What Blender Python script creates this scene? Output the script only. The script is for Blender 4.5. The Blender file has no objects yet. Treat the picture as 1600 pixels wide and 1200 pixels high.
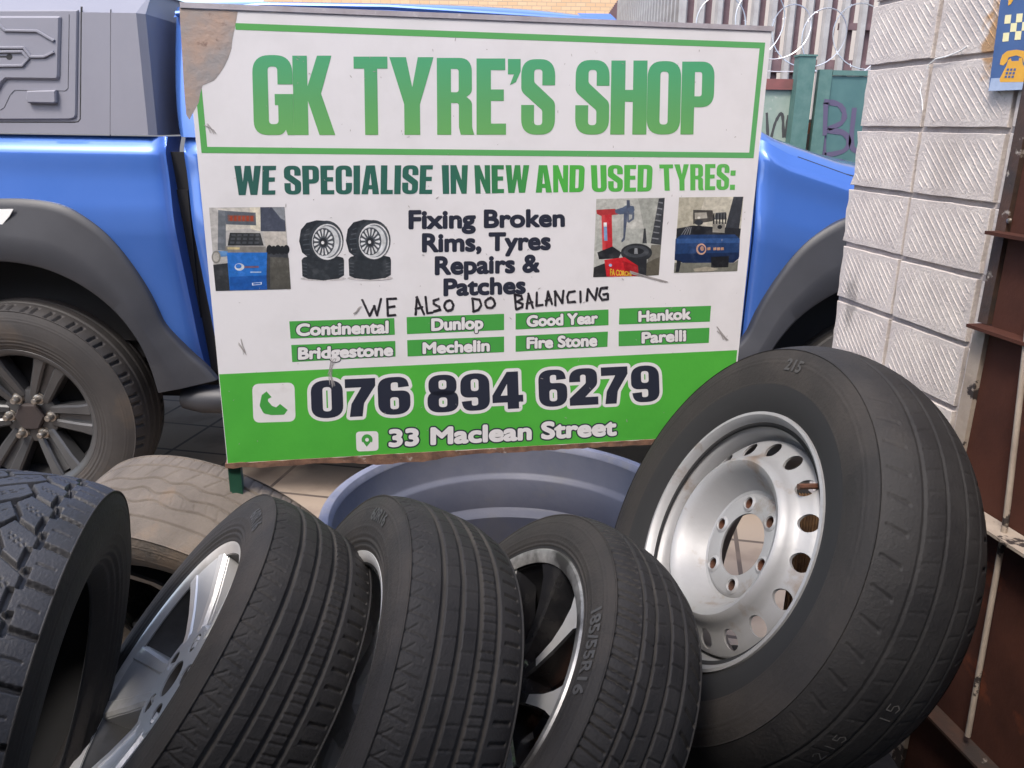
import bpy, bmesh, math, random
import numpy as np
from mathutils import Vector as V, Matrix as M4

PI = math.pi
random.seed(4)
rng = np.random.default_rng(7)
S = bpy.context.scene
COL = S.collection

# ------------------------------------------------------------------ camera
FPX, PITCH, ROLL, CZ = 1274.0, math.radians(17.6), math.radians(0.93), 1.39
_R0 = np.array([1., 0, 0]); _F = np.array([0, math.cos(PITCH), -math.sin(PITCH)]); _U = np.array([0, math.sin(PITCH), math.cos(PITCH)])
_Ri = math.cos(ROLL) * _R0 + math.sin(ROLL) * _U
_Ui = -math.sin(ROLL) * _R0 + math.cos(ROLL) * _U
cam = bpy.data.objects.new('camera', bpy.data.cameras.new('camera')); COL.objects.link(cam)
mw = M4.Identity(4)
for i in range(3):
    mw[i][0], mw[i][1], mw[i][2] = _Ri[i], _Ui[i], -_F[i]
mw[2][3] = CZ
cam.matrix_world = mw
cam.data.sensor_width = 36; cam.data.lens = 36 * FPX / 1600; cam.data.clip_start = 0.05; cam.data.clip_end = 500
S.camera = cam

# ------------------------------------------------------------------ light
SUN = V((-0.28, -0.44, 0.85)).normalized()
w = bpy.data.worlds.new("World"); S.world = w; w.use_nodes = True
nt = w.node_tree; bg = nt.nodes['Background']
sky = nt.nodes.new('ShaderNodeTexSky'); sky.sky_type = 'NISHITA'; sky.sun_disc = False
sky.sun_elevation = math.asin(SUN.z); sky.sun_rotation = math.atan2(SUN.x, SUN.y)
sky.air_density = 1.0; sky.dust_density = 3.2; sky.ozone_density = 1.0
nt.links.new(sky.outputs[0], bg.inputs[0]); bg.inputs[1].default_value = 0.15
sl = bpy.data.lights.new('sun', 'SUN'); sl.energy = 1.2; sl.angle = math.radians(12); sl.color = (1, .95, .88)
so = bpy.data.objects.new('sun', sl); COL.objects.link(so)
so.rotation_euler = SUN.to_track_quat('Z', 'Y').to_euler()
S.view_settings.view_transform = 'Standard'; S.view_settings.look = 'None'
S.view_settings.exposure = 1.42; S.view_settings.gamma = 1
try:
    S.cycles.use_denoising = True
    S.cycles.max_bounces = 8
except Exception:
    pass

# ------------------------------------------------------------------ helpers
def ray(x, y):
    return _F + (x - 800) / FPX * _Ri - (y - 600) / FPX * _Ui
def at(x, y, Y=None, Z=None):
    d = ray(x, y)
    t = Y / d[1] if Y is not None else (Z - CZ) / d[2]
    return np.array([0, 0, CZ]) + t * d

def lin(c):
    if isinstance(c, str):
        c = [int(c[i:i + 2], 16) / 255 for i in (0, 2, 4)]
    return tuple(x / 12.92 if x <= .04045 else ((x + .055) / 1.055) ** 2.4 for x in c)

def mat(name, col, rough=.5, metal=0., col2=None, scale=6., lo=.35, hi=.65, detail=6., bump=0., bscale=80., coat=0., col3=None, scale3=2.5, lo3=.6, hi3=.72, spec=.5, rvar=0.):
    """Principled material with one or two layers of noise in the colour and an optional bump."""
    m = bpy.data.materials.new(name); m.use_nodes = True
    n = m.node_tree.nodes; l = m.node_tree.links
    b = n['Principled BSDF']
    b.inputs['Base Color'].default_value = (*col, 1); b.inputs['Roughness'].default_value = rough
    b.inputs['Metallic'].default_value = metal; b.inputs['Coat Weight'].default_value = coat; b.inputs['Coat Roughness'].default_value = .04
    b.inputs['Specular IOR Level'].default_value = spec
    tc = n.new('ShaderNodeTexCoord')
    out = None
    def noise(sc, det=detail):
        t = n.new('ShaderNodeTexNoise'); t.inputs['Scale'].default_value = sc; t.inputs['Detail'].default_value = det; t.inputs['Roughness'].default_value = .62
        l.new(tc.outputs['Object'], t.inputs['Vector']); return t
    def rng_(t, a, c):
        r = n.new('ShaderNodeMapRange'); r.inputs[1].default_value = a; r.inputs[2].default_value = c
        l.new(t.outputs['Fac'], r.inputs[0]); return r.outputs[0]
    if col2 is not None:
        mx = n.new('ShaderNodeMix'); mx.data_type = 'RGBA'
        fac = rng_(noise(scale), lo, hi); l.new(fac, mx.inputs[0])
        mx.inputs[6].default_value = (*col, 1); mx.inputs[7].default_value = (*col2, 1); out = mx.outputs[2]
        if rvar:
            rr = n.new('ShaderNodeMapRange'); rr.inputs[3].default_value = rough; rr.inputs[4].default_value = rough + rvar
            l.new(fac, rr.inputs[0]); l.new(rr.outputs[0], b.inputs['Roughness'])
    if col3 is not None:
        mx = n.new('ShaderNodeMix'); mx.data_type = 'RGBA'
        l.new(rng_(noise(scale3), lo3, hi3), mx.inputs[0])
        if out is None: mx.inputs[6].default_value = (*col, 1)
        else: l.new(out, mx.inputs[6])
        mx.inputs[7].default_value = (*col3, 1); out = mx.outputs[2]
    if out is not None: l.new(out, b.inputs['Base Color'])
    if bump:
        bp = n.new('ShaderNodeBump'); bp.inputs['Strength'].default_value = bump; bp.inputs['Distance'].default_value = .004
        l.new(noise(bscale).outputs['Fac'], bp.inputs['Height']); l.new(bp.outputs[0], b.inputs['Normal'])
    m['_out'] = 0
    return m

def grad_mat(name, axis, stops, a, c, rough=.45):
    """Printed gradient along one object axis."""
    m = bpy.data.materials.new(name); m.use_nodes = True
    n = m.node_tree.nodes; l = m.node_tree.links; b = n['Principled BSDF']
    tc = n.new('ShaderNodeTexCoord'); sx = n.new('ShaderNodeSeparateXYZ'); l.new(tc.outputs['Object'], sx.inputs[0])
    r = n.new('ShaderNodeMapRange'); r.inputs[1].default_value = a; r.inputs[2].default_value = c; l.new(sx.outputs[axis], r.inputs[0])
    cr = n.new('ShaderNodeValToRGB'); l.new(r.outputs[0], cr.inputs[0])
    els = cr.color_ramp.elements
    while len(els) < len(stops): els.new(.5)
    for e, (p, cc) in zip(els, stops): e.position = p; e.color = (*cc, 1)
    l.new(cr.outputs[0], b.inputs['Base Color']); b.inputs['Roughness'].default_value = rough
    return m

class MB:
    """Collects shapes into one mesh."""
    def __init__(self): self.v = []; self.f = []; self.mi = []; self.sm = []
    def add(self, vs, fs, mi=0, smooth=False):
        o = len(self.v); self.v += [tuple(map(float, p)) for p in vs]
        for f in fs: self.f.append([o + i for i in f]); self.mi.append(mi); self.sm.append(smooth)
        return self
    def box(self, lo, hi, mi=0, mat4=None):
        x0, y0, z0 = lo; x1, y1, z1 = hi
        vs = [(x0, y0, z0), (x1, y0, z0), (x1, y1, z0), (x0, y1, z0), (x0, y0, z1), (x1, y0, z1), (x1, y1, z1), (x0, y1, z1)]
        if mat4 is not None: vs = [tuple(mat4 @ V(p)) for p in vs]
        return self.add(vs, [(0, 3, 2, 1), (4, 5, 6, 7), (0, 1, 5, 4), (1, 2, 6, 5), (2, 3, 7, 6), (3, 0, 4, 7)], mi)
    def tube(self, pts, r, n=8, mi=0, closed=False, caps=True):
        pts = [V(p) for p in pts]; N = len(pts); vs = []
        up0 = None
        for i, p in enumerate(pts):
            a = pts[i - 1] if (i > 0 or closed) else p; b = pts[(i + 1) % N] if (i < N - 1 or closed) else p
            t = (b - a).normalized()
            if up0 is None:
                up0 = t.orthogonal().normalized()
            u = (up0 - t * up0.dot(t)); u = u.normalized() if u.length > 1e-6 else t.orthogonal().normalized(); up0 = u
            q = t.cross(u); rr = r[i] if hasattr(r, '__len__') else r
            for k in range(n):
                an = 2 * PI * k / n; vs.append(p + (u * math.cos(an) + q * math.sin(an)) * rr)
        fs = []
        for i in range(N if closed else N - 1):
            j = (i + 1) % N
            for k in range(n): fs.append((i * n + k, i * n + (k + 1) % n, j * n + (k + 1) % n, j * n + k))
        if caps and not closed: fs += [tuple(range(n - 1, -1, -1)), tuple((N - 1) * n + k for k in range(n))]
        return self.add(vs, fs, mi, True)
    def lathe(self, prof, n=96, mi=0, smooth=True, closed=False, a0=0., a1=2 * PI):
        full = abs(a1 - a0 - 2 * PI) < 1e-6; cnt = n if full else n + 1
        vs = []; P = len(prof)
        for (r, z) in prof:
            for k in range(cnt):
                a = a0 + (a1 - a0) * k / n; vs.append((r * math.cos(a), r * math.sin(a), z))
        fs = []
        for i in range(P if closed else P - 1):
            j = (i + 1) % P
            for k in range(n):
                k2 = (k + 1) % n if full else k + 1
                fs.append((i * cnt + k, i * cnt + k2, j * cnt + k2, j * cnt + k))
        return self.add(vs, fs, mi, smooth)
    def prism(self, poly, d0, d1, fn, mi=0, bevel=0.):
        """poly in 2D, extruded from d0 to d1; fn(a, b, d) -> point. Optional chamfer on the d1 face."""
        n = len(poly); rings = [(poly, d0)]
        if bevel:
            cx = sum(p[0] for p in poly) / n; cy = sum(p[1] for p in poly) / n
            ins = []
            for i, p in enumerate(poly):
                a = V(poly[i - 1]); b = V(poly[(i + 1) % n]); p = V(p)
                e0 = (p - a).normalized(); e1 = (b - p).normalized()
                n0 = V((-e0.y, e0.x)); n1 = V((-e1.y, e1.x)); k = (n0 + n1)
                k = k / max(.4, k.length_squared / 2)
                ins.append(tuple(p + k * bevel))
            rings += [(poly, d1 - math.copysign(bevel, d1 - d0)), (ins, d1)]
        else: rings.append((poly, d1))
        vs = [fn(a, b, d) for ring, d in rings for a, b in ring]
        fs = []
        for r in range(len(rings) - 1):
            for k in range(n): fs.append((r * n + k, r * n + (k + 1) % n, (r + 1) * n + (k + 1) % n, (r + 1) * n + k))
        fs += [tuple(range(n - 1, -1, -1)), tuple((len(rings) - 1) * n + k for k in range(n))]
        return self.add(vs, fs, mi)
    def grid(self, P, mi=0, smooth=True, keep=None):
        P = np.asarray(P, float); a, b = P.shape[:2]
        fs = [(i * b + j, i * b + j + 1, (i + 1) * b + j + 1, (i + 1) * b + j) for i in range(a - 1) for j in range(b - 1)
              if keep is None or keep(P[i:i + 2, j:j + 2].reshape(-1, 3).mean(0))]
        return self.add(P.reshape(-1, 3), fs, mi, smooth)
    def build(self, name, mats, parent=None, fixn=True, **props):
        me = bpy.data.meshes.new(name); me.from_pydata(self.v, [], self.f)
        for m in (mats if isinstance(mats, (list, tuple)) else [mats]): me.materials.append(m)
        me.polygons.foreach_set('material_index', self.mi); me.polygons.foreach_set('use_smooth', self.sm)
        if fixn:
            bm = bmesh.new(); bm.from_mesh(me); bmesh.ops.remove_doubles(bm, verts=bm.verts, dist=1e-6)
            bmesh.ops.recalc_face_normals(bm, faces=bm.faces); bm.to_mesh(me); bm.free()
        me.update()
        if any(self.sm) and not all(self.sm) or any(self.sm):
            try: me.set_sharp_from_angle(angle=math.radians(38))
            except Exception: pass
        return link(name, me, parent, **props)

def link(name, data, parent=None, **props):
    o = bpy.data.objects.new(name, data); COL.objects.link(o)
    if parent is not None: o.parent = parent
    for k, v in props.items(): o[k] = v
    return o
def thing(name, label, cat, loc=(0, 0, 0), rz=0., group=None, mw=None):
    o = link(name, None); o.empty_display_size = .1
    if mw is not None: o.matrix_world = mw
    else: o.location = loc; o.rotation_euler = (0, 0, rz)
    o['label'] = label; o['category'] = cat
    if group: o['group'] = group
    return o

def rounded(P, seg=8):
    out = []; n = len(P)
    for i, p in enumerate(P):
        r = p[2] if len(p) > 2 else 0
        if not r: out.append((p[0], p[1])); continue
        a, b = P[i - 1], P[(i + 1) % n]; p0 = V(p[:2]); da = V(a[:2]) - p0; db = V(b[:2]) - p0
        la, lb = da.length, db.length; da /= la; db /= lb
        d = r / math.tan(da.angle(db) / 2)
        d = min(d, la * .5 if len(a) > 2 and a[2] else la, lb * .5 if len(b) > 2 and b[2] else lb)
        A = p0 + da * d; B = p0 + db * d
        for k in range(seg + 1):
            s = k / seg; q = A * (1 - s) ** 2 + p0 * 2 * s * (1 - s) + B * s * s; out.append((q.x, q.y))
    return out

def fill2d(contours):
    """Even-odd fill of 2D contours -> (verts2d, faces)."""
    c = bpy.data.curves.new('c', 'CURVE'); c.dimensions = '2D'; c.fill_mode = 'FRONT'
    for k in contours:
        s = c.splines.new('POLY'); s.points.add(len(k) - 1); s.use_cyclic_u = True
        for i, (a, b) in enumerate(k): s.points[i].co = (a, b, 0, 1)
    o = bpy.data.objects.new('c', c); COL.objects.link(o)
    me = bpy.data.meshes.new_from_object(o.evaluated_get(bpy.context.evaluated_depsgraph_get()))
    r = ([(v.co.x, v.co.y) for v in me.vertices], [tuple(p.vertices) for p in me.polygons])
    bpy.data.objects.remove(o); bpy.data.curves.remove(c); bpy.data.meshes.remove(me)
    return r
_tc = {}
def text2d(body):
    if body in _tc: return _tc[body]
    t = bpy.data.curves.new('t', 'FONT'); t.body = body; t.size = 1; t.fill_mode = 'FRONT'; t.resolution_u = 5
    o = bpy.data.objects.new('t', t); COL.objects.link(o)
    me = bpy.data.meshes.new_from_object(o.evaluated_get(bpy.context.evaluated_depsgraph_get()))
    r = ([(v.co.x, v.co.y) for v in me.vertices], [tuple(p.vertices) for p in me.polygons])
    bpy.data.objects.remove(o); bpy.data.curves.remove(t); bpy.data.meshes.remove(me)
    _tc[body] = r
    return r
CAP = max(p[1] for p in text2d('H')[0])

# ------------------------------------------------------------------ materials
rub = dict(rough=.60, scale=14, lo=.3, hi=.75, bump=.25, bscale=220, spec=.32, rvar=.15)
m_tyre = mat('tyre_rubber', (.016, .0152, .0165), col2=(.032, .0305, .031), **rub)
m_tyre_worn = mat('tyre_rubber_worn', (.017, .016, .0168), col2=(.033, .031, .0305), col3=(.045, .039, .035), scale3=3, lo3=.58, hi3=.8, **rub)
m_side = mat('tyre_sidewall_dusty', (.015, .0135, .0130), rough=.66, col2=(.028, .0245, .0228), scale=7, lo=.3, hi=.7, col3=(.046, .039, .034), scale3=3.2, lo3=.55, hi3=.78, bump=.35, bscale=120, spec=.35, rvar=.2)
m_groove = mat('pale_groove', (.040, .036, .033), rough=.9, col2=(.024, .022, .021), scale=18)  # tone for groove faces, paler than most of the tread
m_tyre_dirty = mat('tyre_rubber_muddy', (.090, .076, .065), rough=.9, col2=(.165, .138, .115), scale=9, lo=.3, hi=.7, col3=(.20, .14, .095), scale3=4.2, lo3=.58, hi3=.72, bump=.5, bscale=130)
m_tyre_grey = mat('tyre_rubber_greyed', (.030, .030, .034), rough=.5, col2=(.050, .049, .053), scale=9, bump=.25, bscale=200)
m_letter = mat('tyre_lettering', (.050, .048, .047), rough=.6)
m_alloy = mat('alloy_silver', (.46, .46, .465), rough=.36, metal=.2, col2=(.36, .355, .35), scale=10, lo=.5, hi=.9, bump=.05)
m_alloy_cut = mat('machined_alloy', (.66, .655, .65), rough=.28, metal=.45, col2=(.42, .40, .37), scale=14, lo=.5, hi=.9, bump=.15, bscale=60)
m_alloy_black = mat('black_alloy', (.014, .014, .016), rough=.22, col2=(.05, .047, .045), scale=12, lo=.5, hi=.85, coat=.5)
m_alloy_in = mat('barrel_grey', (.12, .12, .12), rough=.5, metal=.6, col2=(.06, .05, .045), scale=8)
m_steelrim = mat('silver_painted_steel', (.33, .33, .34), rough=.48, metal=.25, col2=(.25, .245, .24), scale=6, lo=.3, hi=.75, col3=(.19, .14, .105), scale3=13, lo3=.58, hi3=.72, bump=.08, bscale=90)
m_rusty = mat('rust_brown', (.13, .045, .022), rough=.85, col2=(.06, .03, .02), scale=20, bump=.4)
m_gun = mat('gunmetal_alloy', (.050, .051, .054), rough=.34, metal=.3, col2=(.070, .070, .072), scale=8)
m_dark = mat('dark_void', (.010, .010, .011), rough=.9)
m_nut = mat('chrome_nut', (.42, .40, .37), rough=.35, metal=.8, col2=(.2, .17, .14), scale=40)
m_brass = mat('brass_valve', (.6, .36, .12), rough=.35, metal=1)
m_blue = mat('blue_car_paint', (.055, .150, .48), rough=.28, metal=.40, coat=1.0, col2=(.065, .162, .50), scale=3)
m_plastic = mat('grey_plastic_cladding', (.021, .022, .027), rough=.5, col2=(.029, .030, .036), scale=5, bump=.1, bscale=400)
m_canopy = mat('grey_canopy_plastic', (.20, .20, .235), rough=.5, col2=(.215, .215, .25), scale=4, bump=.06, bscale=500)
m_glass = mat('dark_window_glass', (.01, .012, .014), rough=.05, spec=.8)
m_black = mat('black_rubber_seal', (.012, .012, .014), rough=.6)
m_white = mat('white_paint', (.72, .72, .70), rough=.5)
# sign
m_vinyl = mat('white_vinyl', (.74, .73, .76), rough=.42, col2=(.66, .65, .67), scale=7, lo=.45, hi=.8, col3=(.5, .48, .47), scale3=34, lo3=.70, hi3=.78, bump=.25, bscale=9)
m_gv = mat('green_vinyl', (.085, .44, .055), rough=.38, col2=(.07, .38, .05), scale=5, col3=(.10, .26, .08), scale3=40, lo3=.68, hi3=.78, bump=.45, bscale=11)
m_ink = mat('navy_ink', (.022, .026, .045), rough=.45)
m_marker = mat('black_marker', (.016, .014, .02), rough=.5, col2=(.12, .11, .13), scale=120, lo=.5, hi=.8)
m_printw = mat('white_print', (.74, .73, .75), rough=.42, col2=(.62, .60, .60), scale=30, lo=.5, hi=.9)
m_galv = mat('bare_galvanised_metal', (.33, .31, .31), rough=.6, metal=.25, col2=(.45, .33, .27), scale=11, lo=.4, hi=.62, col3=(.20, .13, .11), scale3=30, lo3=.60, hi3=.70, bump=.3)
m_frame = mat('painted_frame_steel', (.46, .44, .49), rough=.6, metal=.1, col2=(.36, .33, .36), scale=22, col3=(.55, .53, .55), scale3=60, lo3=.6, hi3=.7)
m_frust = mat('rusted_frame_edge', (.24, .13, .085), rough=.85, col2=(.10, .055, .04), scale=35, col3=(.45, .42, .40), scale3=18, lo3=.60, hi3=.68, bump=.5)
m_legg = mat('green_painted_leg', (.012, .060, .035), rough=.5, col2=(.02, .08, .05), scale=20, col3=(.16, .06, .04), scale3=30, lo3=.66, hi3=.72)
# place
m_block = mat('ribbed_concrete_block', (.55, .495, .455), rough=.9, col2=(.45, .40, .375), scale=16, col3=(.29, .265, .25), scale3=55, lo3=.62, hi3=.74, bump=.6, bscale=160)
m_mortar = mat('mortar_joint', (.42, .37, .345), rough=.95, col2=(.32, .28, .27), scale=25, bump=.6, bscale=120)
m_brownsteel = mat('red_brown_gate_steel', (.072, .026, .017), rough=.75, spec=.2, col2=(.045, .017, .012), scale=6, col3=(.19, .05, .02), scale3=9, lo3=.6, hi3=.8, bump=.2)
m_cream = mat('flaking_cream_paint', (.36, .30, .245), rough=.7, col2=(.27, .22, .18), scale=14, col3=(.03, .022, .02), scale3=17, lo3=.58, hi3=.61, bump=.3)
m_tub = mat('blue_grey_tub_plastic', (.115, .122, .158), rough=.5, col2=(.145, .148, .18), scale=8, col3=(.16, .15, .14), scale3=5, lo3=.52, hi3=.80, bump=.15, bscale=60)

# ------------------------------------------------------------------ ground
GZ = .0
def paver_mat():
    m = bpy.data.materials.new('beige_pavers'); m.use_nodes = True
    n = m.node_tree.nodes; l = m.node_tree.links; b = n['Principled BSDF']
    tc = n.new('ShaderNodeTexCoord'); mp = n.new('ShaderNodeMapping'); mp.inputs['Rotation'].default_value = (0, 0, .19)
    l.new(tc.outputs['Object'], mp.inputs[0])
    br = n.new('ShaderNodeTexBrick'); br.offset = .0; br.inputs['Scale'].default_value = 1
    br.inputs['Color1'].default_value = (.25, .20, .16, 1); br.inputs['Color2'].default_value = (.31, .25, .20, 1); br.inputs['Mortar'].default_value = (.09, .07, .06, 1)
    br.inputs['Mortar Size'].default_value = .008; br.inputs['Brick Width'].default_value = .30; br.inputs['Row Height'].default_value = .30
    l.new(mp.outputs[0], br.inputs['Vector'])
    ns = n.new('ShaderNodeTexNoise'); ns.inputs['Scale'].default_value = 5; ns.inputs['Detail'].default_value = 9; l.new(tc.outputs['Object'], ns.inputs['Vector'])
    r = n.new('ShaderNodeMapRange'); r.inputs[1].default_value = .5; r.inputs[2].default_value = .75; l.new(ns.outputs['Fac'], r.inputs[0])
    mx = n.new('ShaderNodeMix'); mx.data_type = 'RGBA'; l.new(r.outputs[0], mx.inputs[0]); l.new(br.outputs[0], mx.inputs[6]); mx.inputs[7].default_value = (.17, .125, .10, 1)
    l.new(mx.outputs[2], b.inputs['Base Color']); b.inputs['Roughness'].default_value = .9
    return m
m_asph = mat('asphalt', (.055, .053, .052), rough=.95, col2=(.085, .08, .078), scale=30, bump=.6, bscale=300)
m_conc = mat('grey_concrete', (.20, .19, .18), rough=.9, col2=(.13, .12, .115), scale=8, bump=.5)
MB().add([(-80, -20, -.03), (80, -20, -.03), (80, 160, -.03), (-80, 160, -.03)], [(0, 1, 2, 3)]).build('road', m_asph, kind='structure')
MB().box((-12, -6, -.2), (12, 4.95, GZ)).build('pavement', paver_mat(), kind='structure')
mb = MB(); mb.box((-2.2, -2.5, GZ - .05), (1.5, 1.26, .235)); mb.box((.12, .85, .23), (.66, 1.45, .37))
mb.build('concrete_step', mat('dark_concrete', (.065, .058, .053), rough=.85, col2=(.035, .031, .029), scale=6, bump=.5), kind='structure')  # step in a darker concrete tone than the roofs
m_added_wall = mat('added_wall_render', (.55, .53, .51), rough=.9, col2=(.45, .43, .41), scale=5)
MB().box((-6, -2.8, GZ), (6, -2.6, 2.69)).build('added_wall', m_added_wall, label='plain rendered wall added out of view behind the camera to shape the light', category='wall')  # unseen wall added to darken the low foreground and tune body reflections
MB().box((-6, -2.6, 2.7), (6, -.22, 2.8)).build('shade_awning', mat('shade_awning_sheet', (.16, .13, .12), rough=.7, col2=(.1, .09, .08)), label='flat awning added out of view above the camera to shade the foreground', category='awning')  # unseen blocker, front edge placed to shade the nearest tyres

# ------------------------------------------------------------------ tyres
def box_s(d, wdt, soft=.0012):
    """1 inside |d| < wdt/2, soft edge."""
    return np.clip((wdt / 2 - np.abs(d)) / soft + .5, 0, 1)
def lines(a, K, R, ph=0.):
    """signed distance (m) along the tread to the nearest of K lateral lines; ph array in cycles."""
    f = (a * K / (2 * PI) + ph) % 1.
    return (f - .5) * 2 * PI * R / K
def cells(a, K, ph=0.):
    return np.floor(a * K / (2 * PI) + ph)

def tread_road(z, a, R, hw, gw=.0065, gd=.0048):
    h = np.zeros(np.broadcast(z, a).shape)
    for zc in (.043, .0155, -.0125, -.0405):
        h = np.maximum(h, gd * box_s(z - zc, gw, .0022))
    wear = .6 + .4 * np.sin(a * 3 + 1)
    # shoulder sipes on the face side, bent
    d = lines(a, 80, R, -(z - .06) * 9 + 0 * a)
    h = np.maximum(h, .0022 * box_s(d, .0022) * ((z > .056) & (z < .084)))
    d = lines(a, 80, R, (z - .07) * 38 + .35)
    h = np.maximum(h, .0016 * box_s(d, .0020) * ((z > .070) & (z < hw - .001)))
    d = lines(a, 80, R, .46 + 0 * z)
    h = np.maximum(h, .0014 * box_s(d, .0020) * ((z > .050) & (z < .066)) * wear)
    # rear shoulder slots
    d = lines(a, 80, R, z * 9 + .3)
    h = np.maximum(h, .0036 * box_s(d, .0042, .002) * ((z < -.052) & (z > -.080)))
    # rib sipes
    for lo, hi, K, ph, dd in ((.019, .040, 56, .1, .0012), (-.009, .012, 70, .4, .0014), (-.037, -.016, 76, .2, .0026), (-.037, -.016, 76, .62, .0020)):
        d = lines(a, K, R, ph + (z - lo) * 8)
        h = np.maximum(h, dd * box_s(d, .0022) * ((z > lo) & (z < hi)))
    return h
def tread_city(z, a, R, hw):
    h = np.zeros(np.broadcast(z, a).shape)
    for zc, gw in ((.040, .0045), (.020, .0035), (-.008, .0045), (-.036, .0045)):
        h = np.maximum(h, .0045 * box_s(z - zc, gw, .002))
    # looped shoulder slots
    f = (a * 62 / (2 * PI)) % 1.; L = 2 * PI * R / 62
    for c0, wd in ((.30, .0032), (.70, .0026)):
        d = (((f - c0 - (z - .06) * 5 + .5) % 1.) - .5) * L
        h = np.maximum(h, .0036 * box_s(d, wd, .0018) * ((z > .046) & (z < .076)))
    fx = ((f - .5 - (z - .06) * 5) % 1. - .5) * L
    rad = np.sqrt(fx ** 2 + ((z - .070) * 1.0) ** 2)
    h = np.maximum(h, .0026 * box_s(rad - .0098, .0022) * (z > .069))
    d = lines(a, 62, R, .05 - (z) * 6)
    h = np.maximum(h, .0025 * box_s(d, .0026) * ((z > .022) & (z < .038)))
    d = lines(a, 62, R, .5 + z * 12)
    h = np.maximum(h, .0016 * box_s(d, .0020) * ((z > .002) & (z < .018)))
    d = lines(a, 62, R, .2 + z * 3)
    h = np.maximum(h, .0022 * box_s(d, .0022) * ((z > -.034) & (z < -.010)))
    d = lines(a, 62, R, .2 - z * 9)
    h = np.maximum(h, .0042 * box_s(d, .0046, .002) * ((z < -.046) & (z > -.078)))
    return h
def tread_terrain(z, a, R, hw):
    K = 36; D = .0095; S_ = .0014
    h = np.zeros(np.broadcast(z, a).shape)
    f = (a * K / (2 * PI)) % 1.; tri = np.abs(((f + .25) % 1.) - .5) * 4 - 1          # -1..1 zigzag
    step = np.where((f > .15) & (f < .65), .004, -.004)
    az = np.abs(z); sg = np.sign(z)
    h = np.maximum(h, D * box_s(az - .060 - step * 1.0, .0070, S_))
    h = np.maximum(h, D * box_s(az - .022 - .0075 * tri * sg, .0055, S_))
    d = lines(a, K, R, .03 * sg - (az - .06) * 3)                                     # shoulder slots
    h = np.maximum(h, D * box_s(d, .0068, S_) * (az > .060))
    d = lines(a, K, R, .5 + .03 * sg - (az - .06) * 3)
    h = np.maximum(h, .003 * box_s(d, .0020, S_) * ((az > .070) & (az < .090)))
    d = lines(a, K, R, .40 - (az - .04) * 13 * 1. + .1 * sg)                          # slanted slots of the second row
    h = np.maximum(h, D * box_s(d, .0060, S_) * ((az > .022 + .0075 * tri * sg) & (az < .060 + step)))
    d = lines(a, K, R, .90 - (az - .04) * 13 + .1 * sg + .05 * np.sign(np.sin(z * 900)))
    h = np.maximum(h, .003 * box_s(d, .0020, S_) * ((az > .030) & (az < .052)))
    d = lines(a, K, R, .15 + z * 16)                                                  # centre row
    h = np.maximum(h, D * .9 * box_s(d, .0058, S_) * (az < .022))
    d = lines(a, K, R, .65 + z * 16 + .07 * np.sign(np.sin(z * 700)))
    h = np.maximum(h, .003 * box_s(d, .0020, S_) * (az < .013))
    return h
def tread_van(z, a, R, hw):
    h = np.zeros(np.broadcast(z, a).shape)
    for zc in (.052, .018, -.018, -.052):
        h = np.maximum(h, .0017 * box_s(z - zc, .0040, .0022))
    d = lines(a, 52, R, -(z - .08) * 10)
    tap = np.clip((.096 - z) / .02, 0, 1)
    h = np.maximum(h, .0026 * box_s(d, .0045 * (.25 + tap), .0025) * ((z > .068) & (z < .093)) * (.55 + .45 * np.sin(a * 3.1)))
    d = lines(a, 52, R, (z + .08) * 10)
    h = np.maximum(h, .0048 * box_s(d, .005, .0025) * ((z < -.066) & (z > -.097)))
    d = lines(a, 70, R, z * 10)
    h = np.maximum(h, .0010 * box_s(d, .0022) * (np.abs(np.abs(z) - .035) < .012))
    return h
def tread_wavy(z, a, R, hw):
    h = np.zeros(np.broadcast(z, a).shape)
    for zc, am, K, p in ((.062, .001, 8, 0), (.026, .0045, 24, .4), (-.002, .005, 24, 2.2), (-.030, .004, 24, 3.), (-.070, .0008, 8, 0)):
        h = np.maximum(h, .0042 * box_s(z - zc - am * np.sin(K * a + p + .9 * np.sin(7 * a + p)) * (.7 + .4 * np.sin(5 * a)), .0040, .002))
    d = lines(a, 90, R, z * 14)
    h = np.maximum(h, .0014 * box_s(d, .002) * (np.abs(z - .012) < .012))
    d = lines(a, 96, R, 0 * z)
    h = np.maximum(h, .0026 * box_s(d, .0024) * (z < -.074))
    d = lines(a, 48, R, -z * 16)
    h = np.maximum(h, .0026 * box_s(d, .0026) * ((z > -.066) & (z < -.036)))
    return h
def tread_suv(z, a, R, hw):
    h = np.zeros(np.broadcast(z, a).shape)
    for zc in (.045, 0, -.045):
        h = np.maximum(h, .008 * box_s(z - zc, .009, .003))
    d = lines(a, 64, R, 0 * z - (np.abs(z) - .09) * 3 + .12 * np.sign(np.sin(a * 32)))
    h = np.maximum(h, .008 * box_s(d, .009, .003) * (np.abs(z) > .070))
    return h

def cubic(P, n):
    t = np.linspace(0, 1, n)[:, None]; P = np.array(P, float)
    return (1 - t) ** 3 * P[0] + 3 * t * (1 - t) ** 2 * P[1] + 3 * t * t * (1 - t) * P[2] + t ** 3 * P[3]

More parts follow.
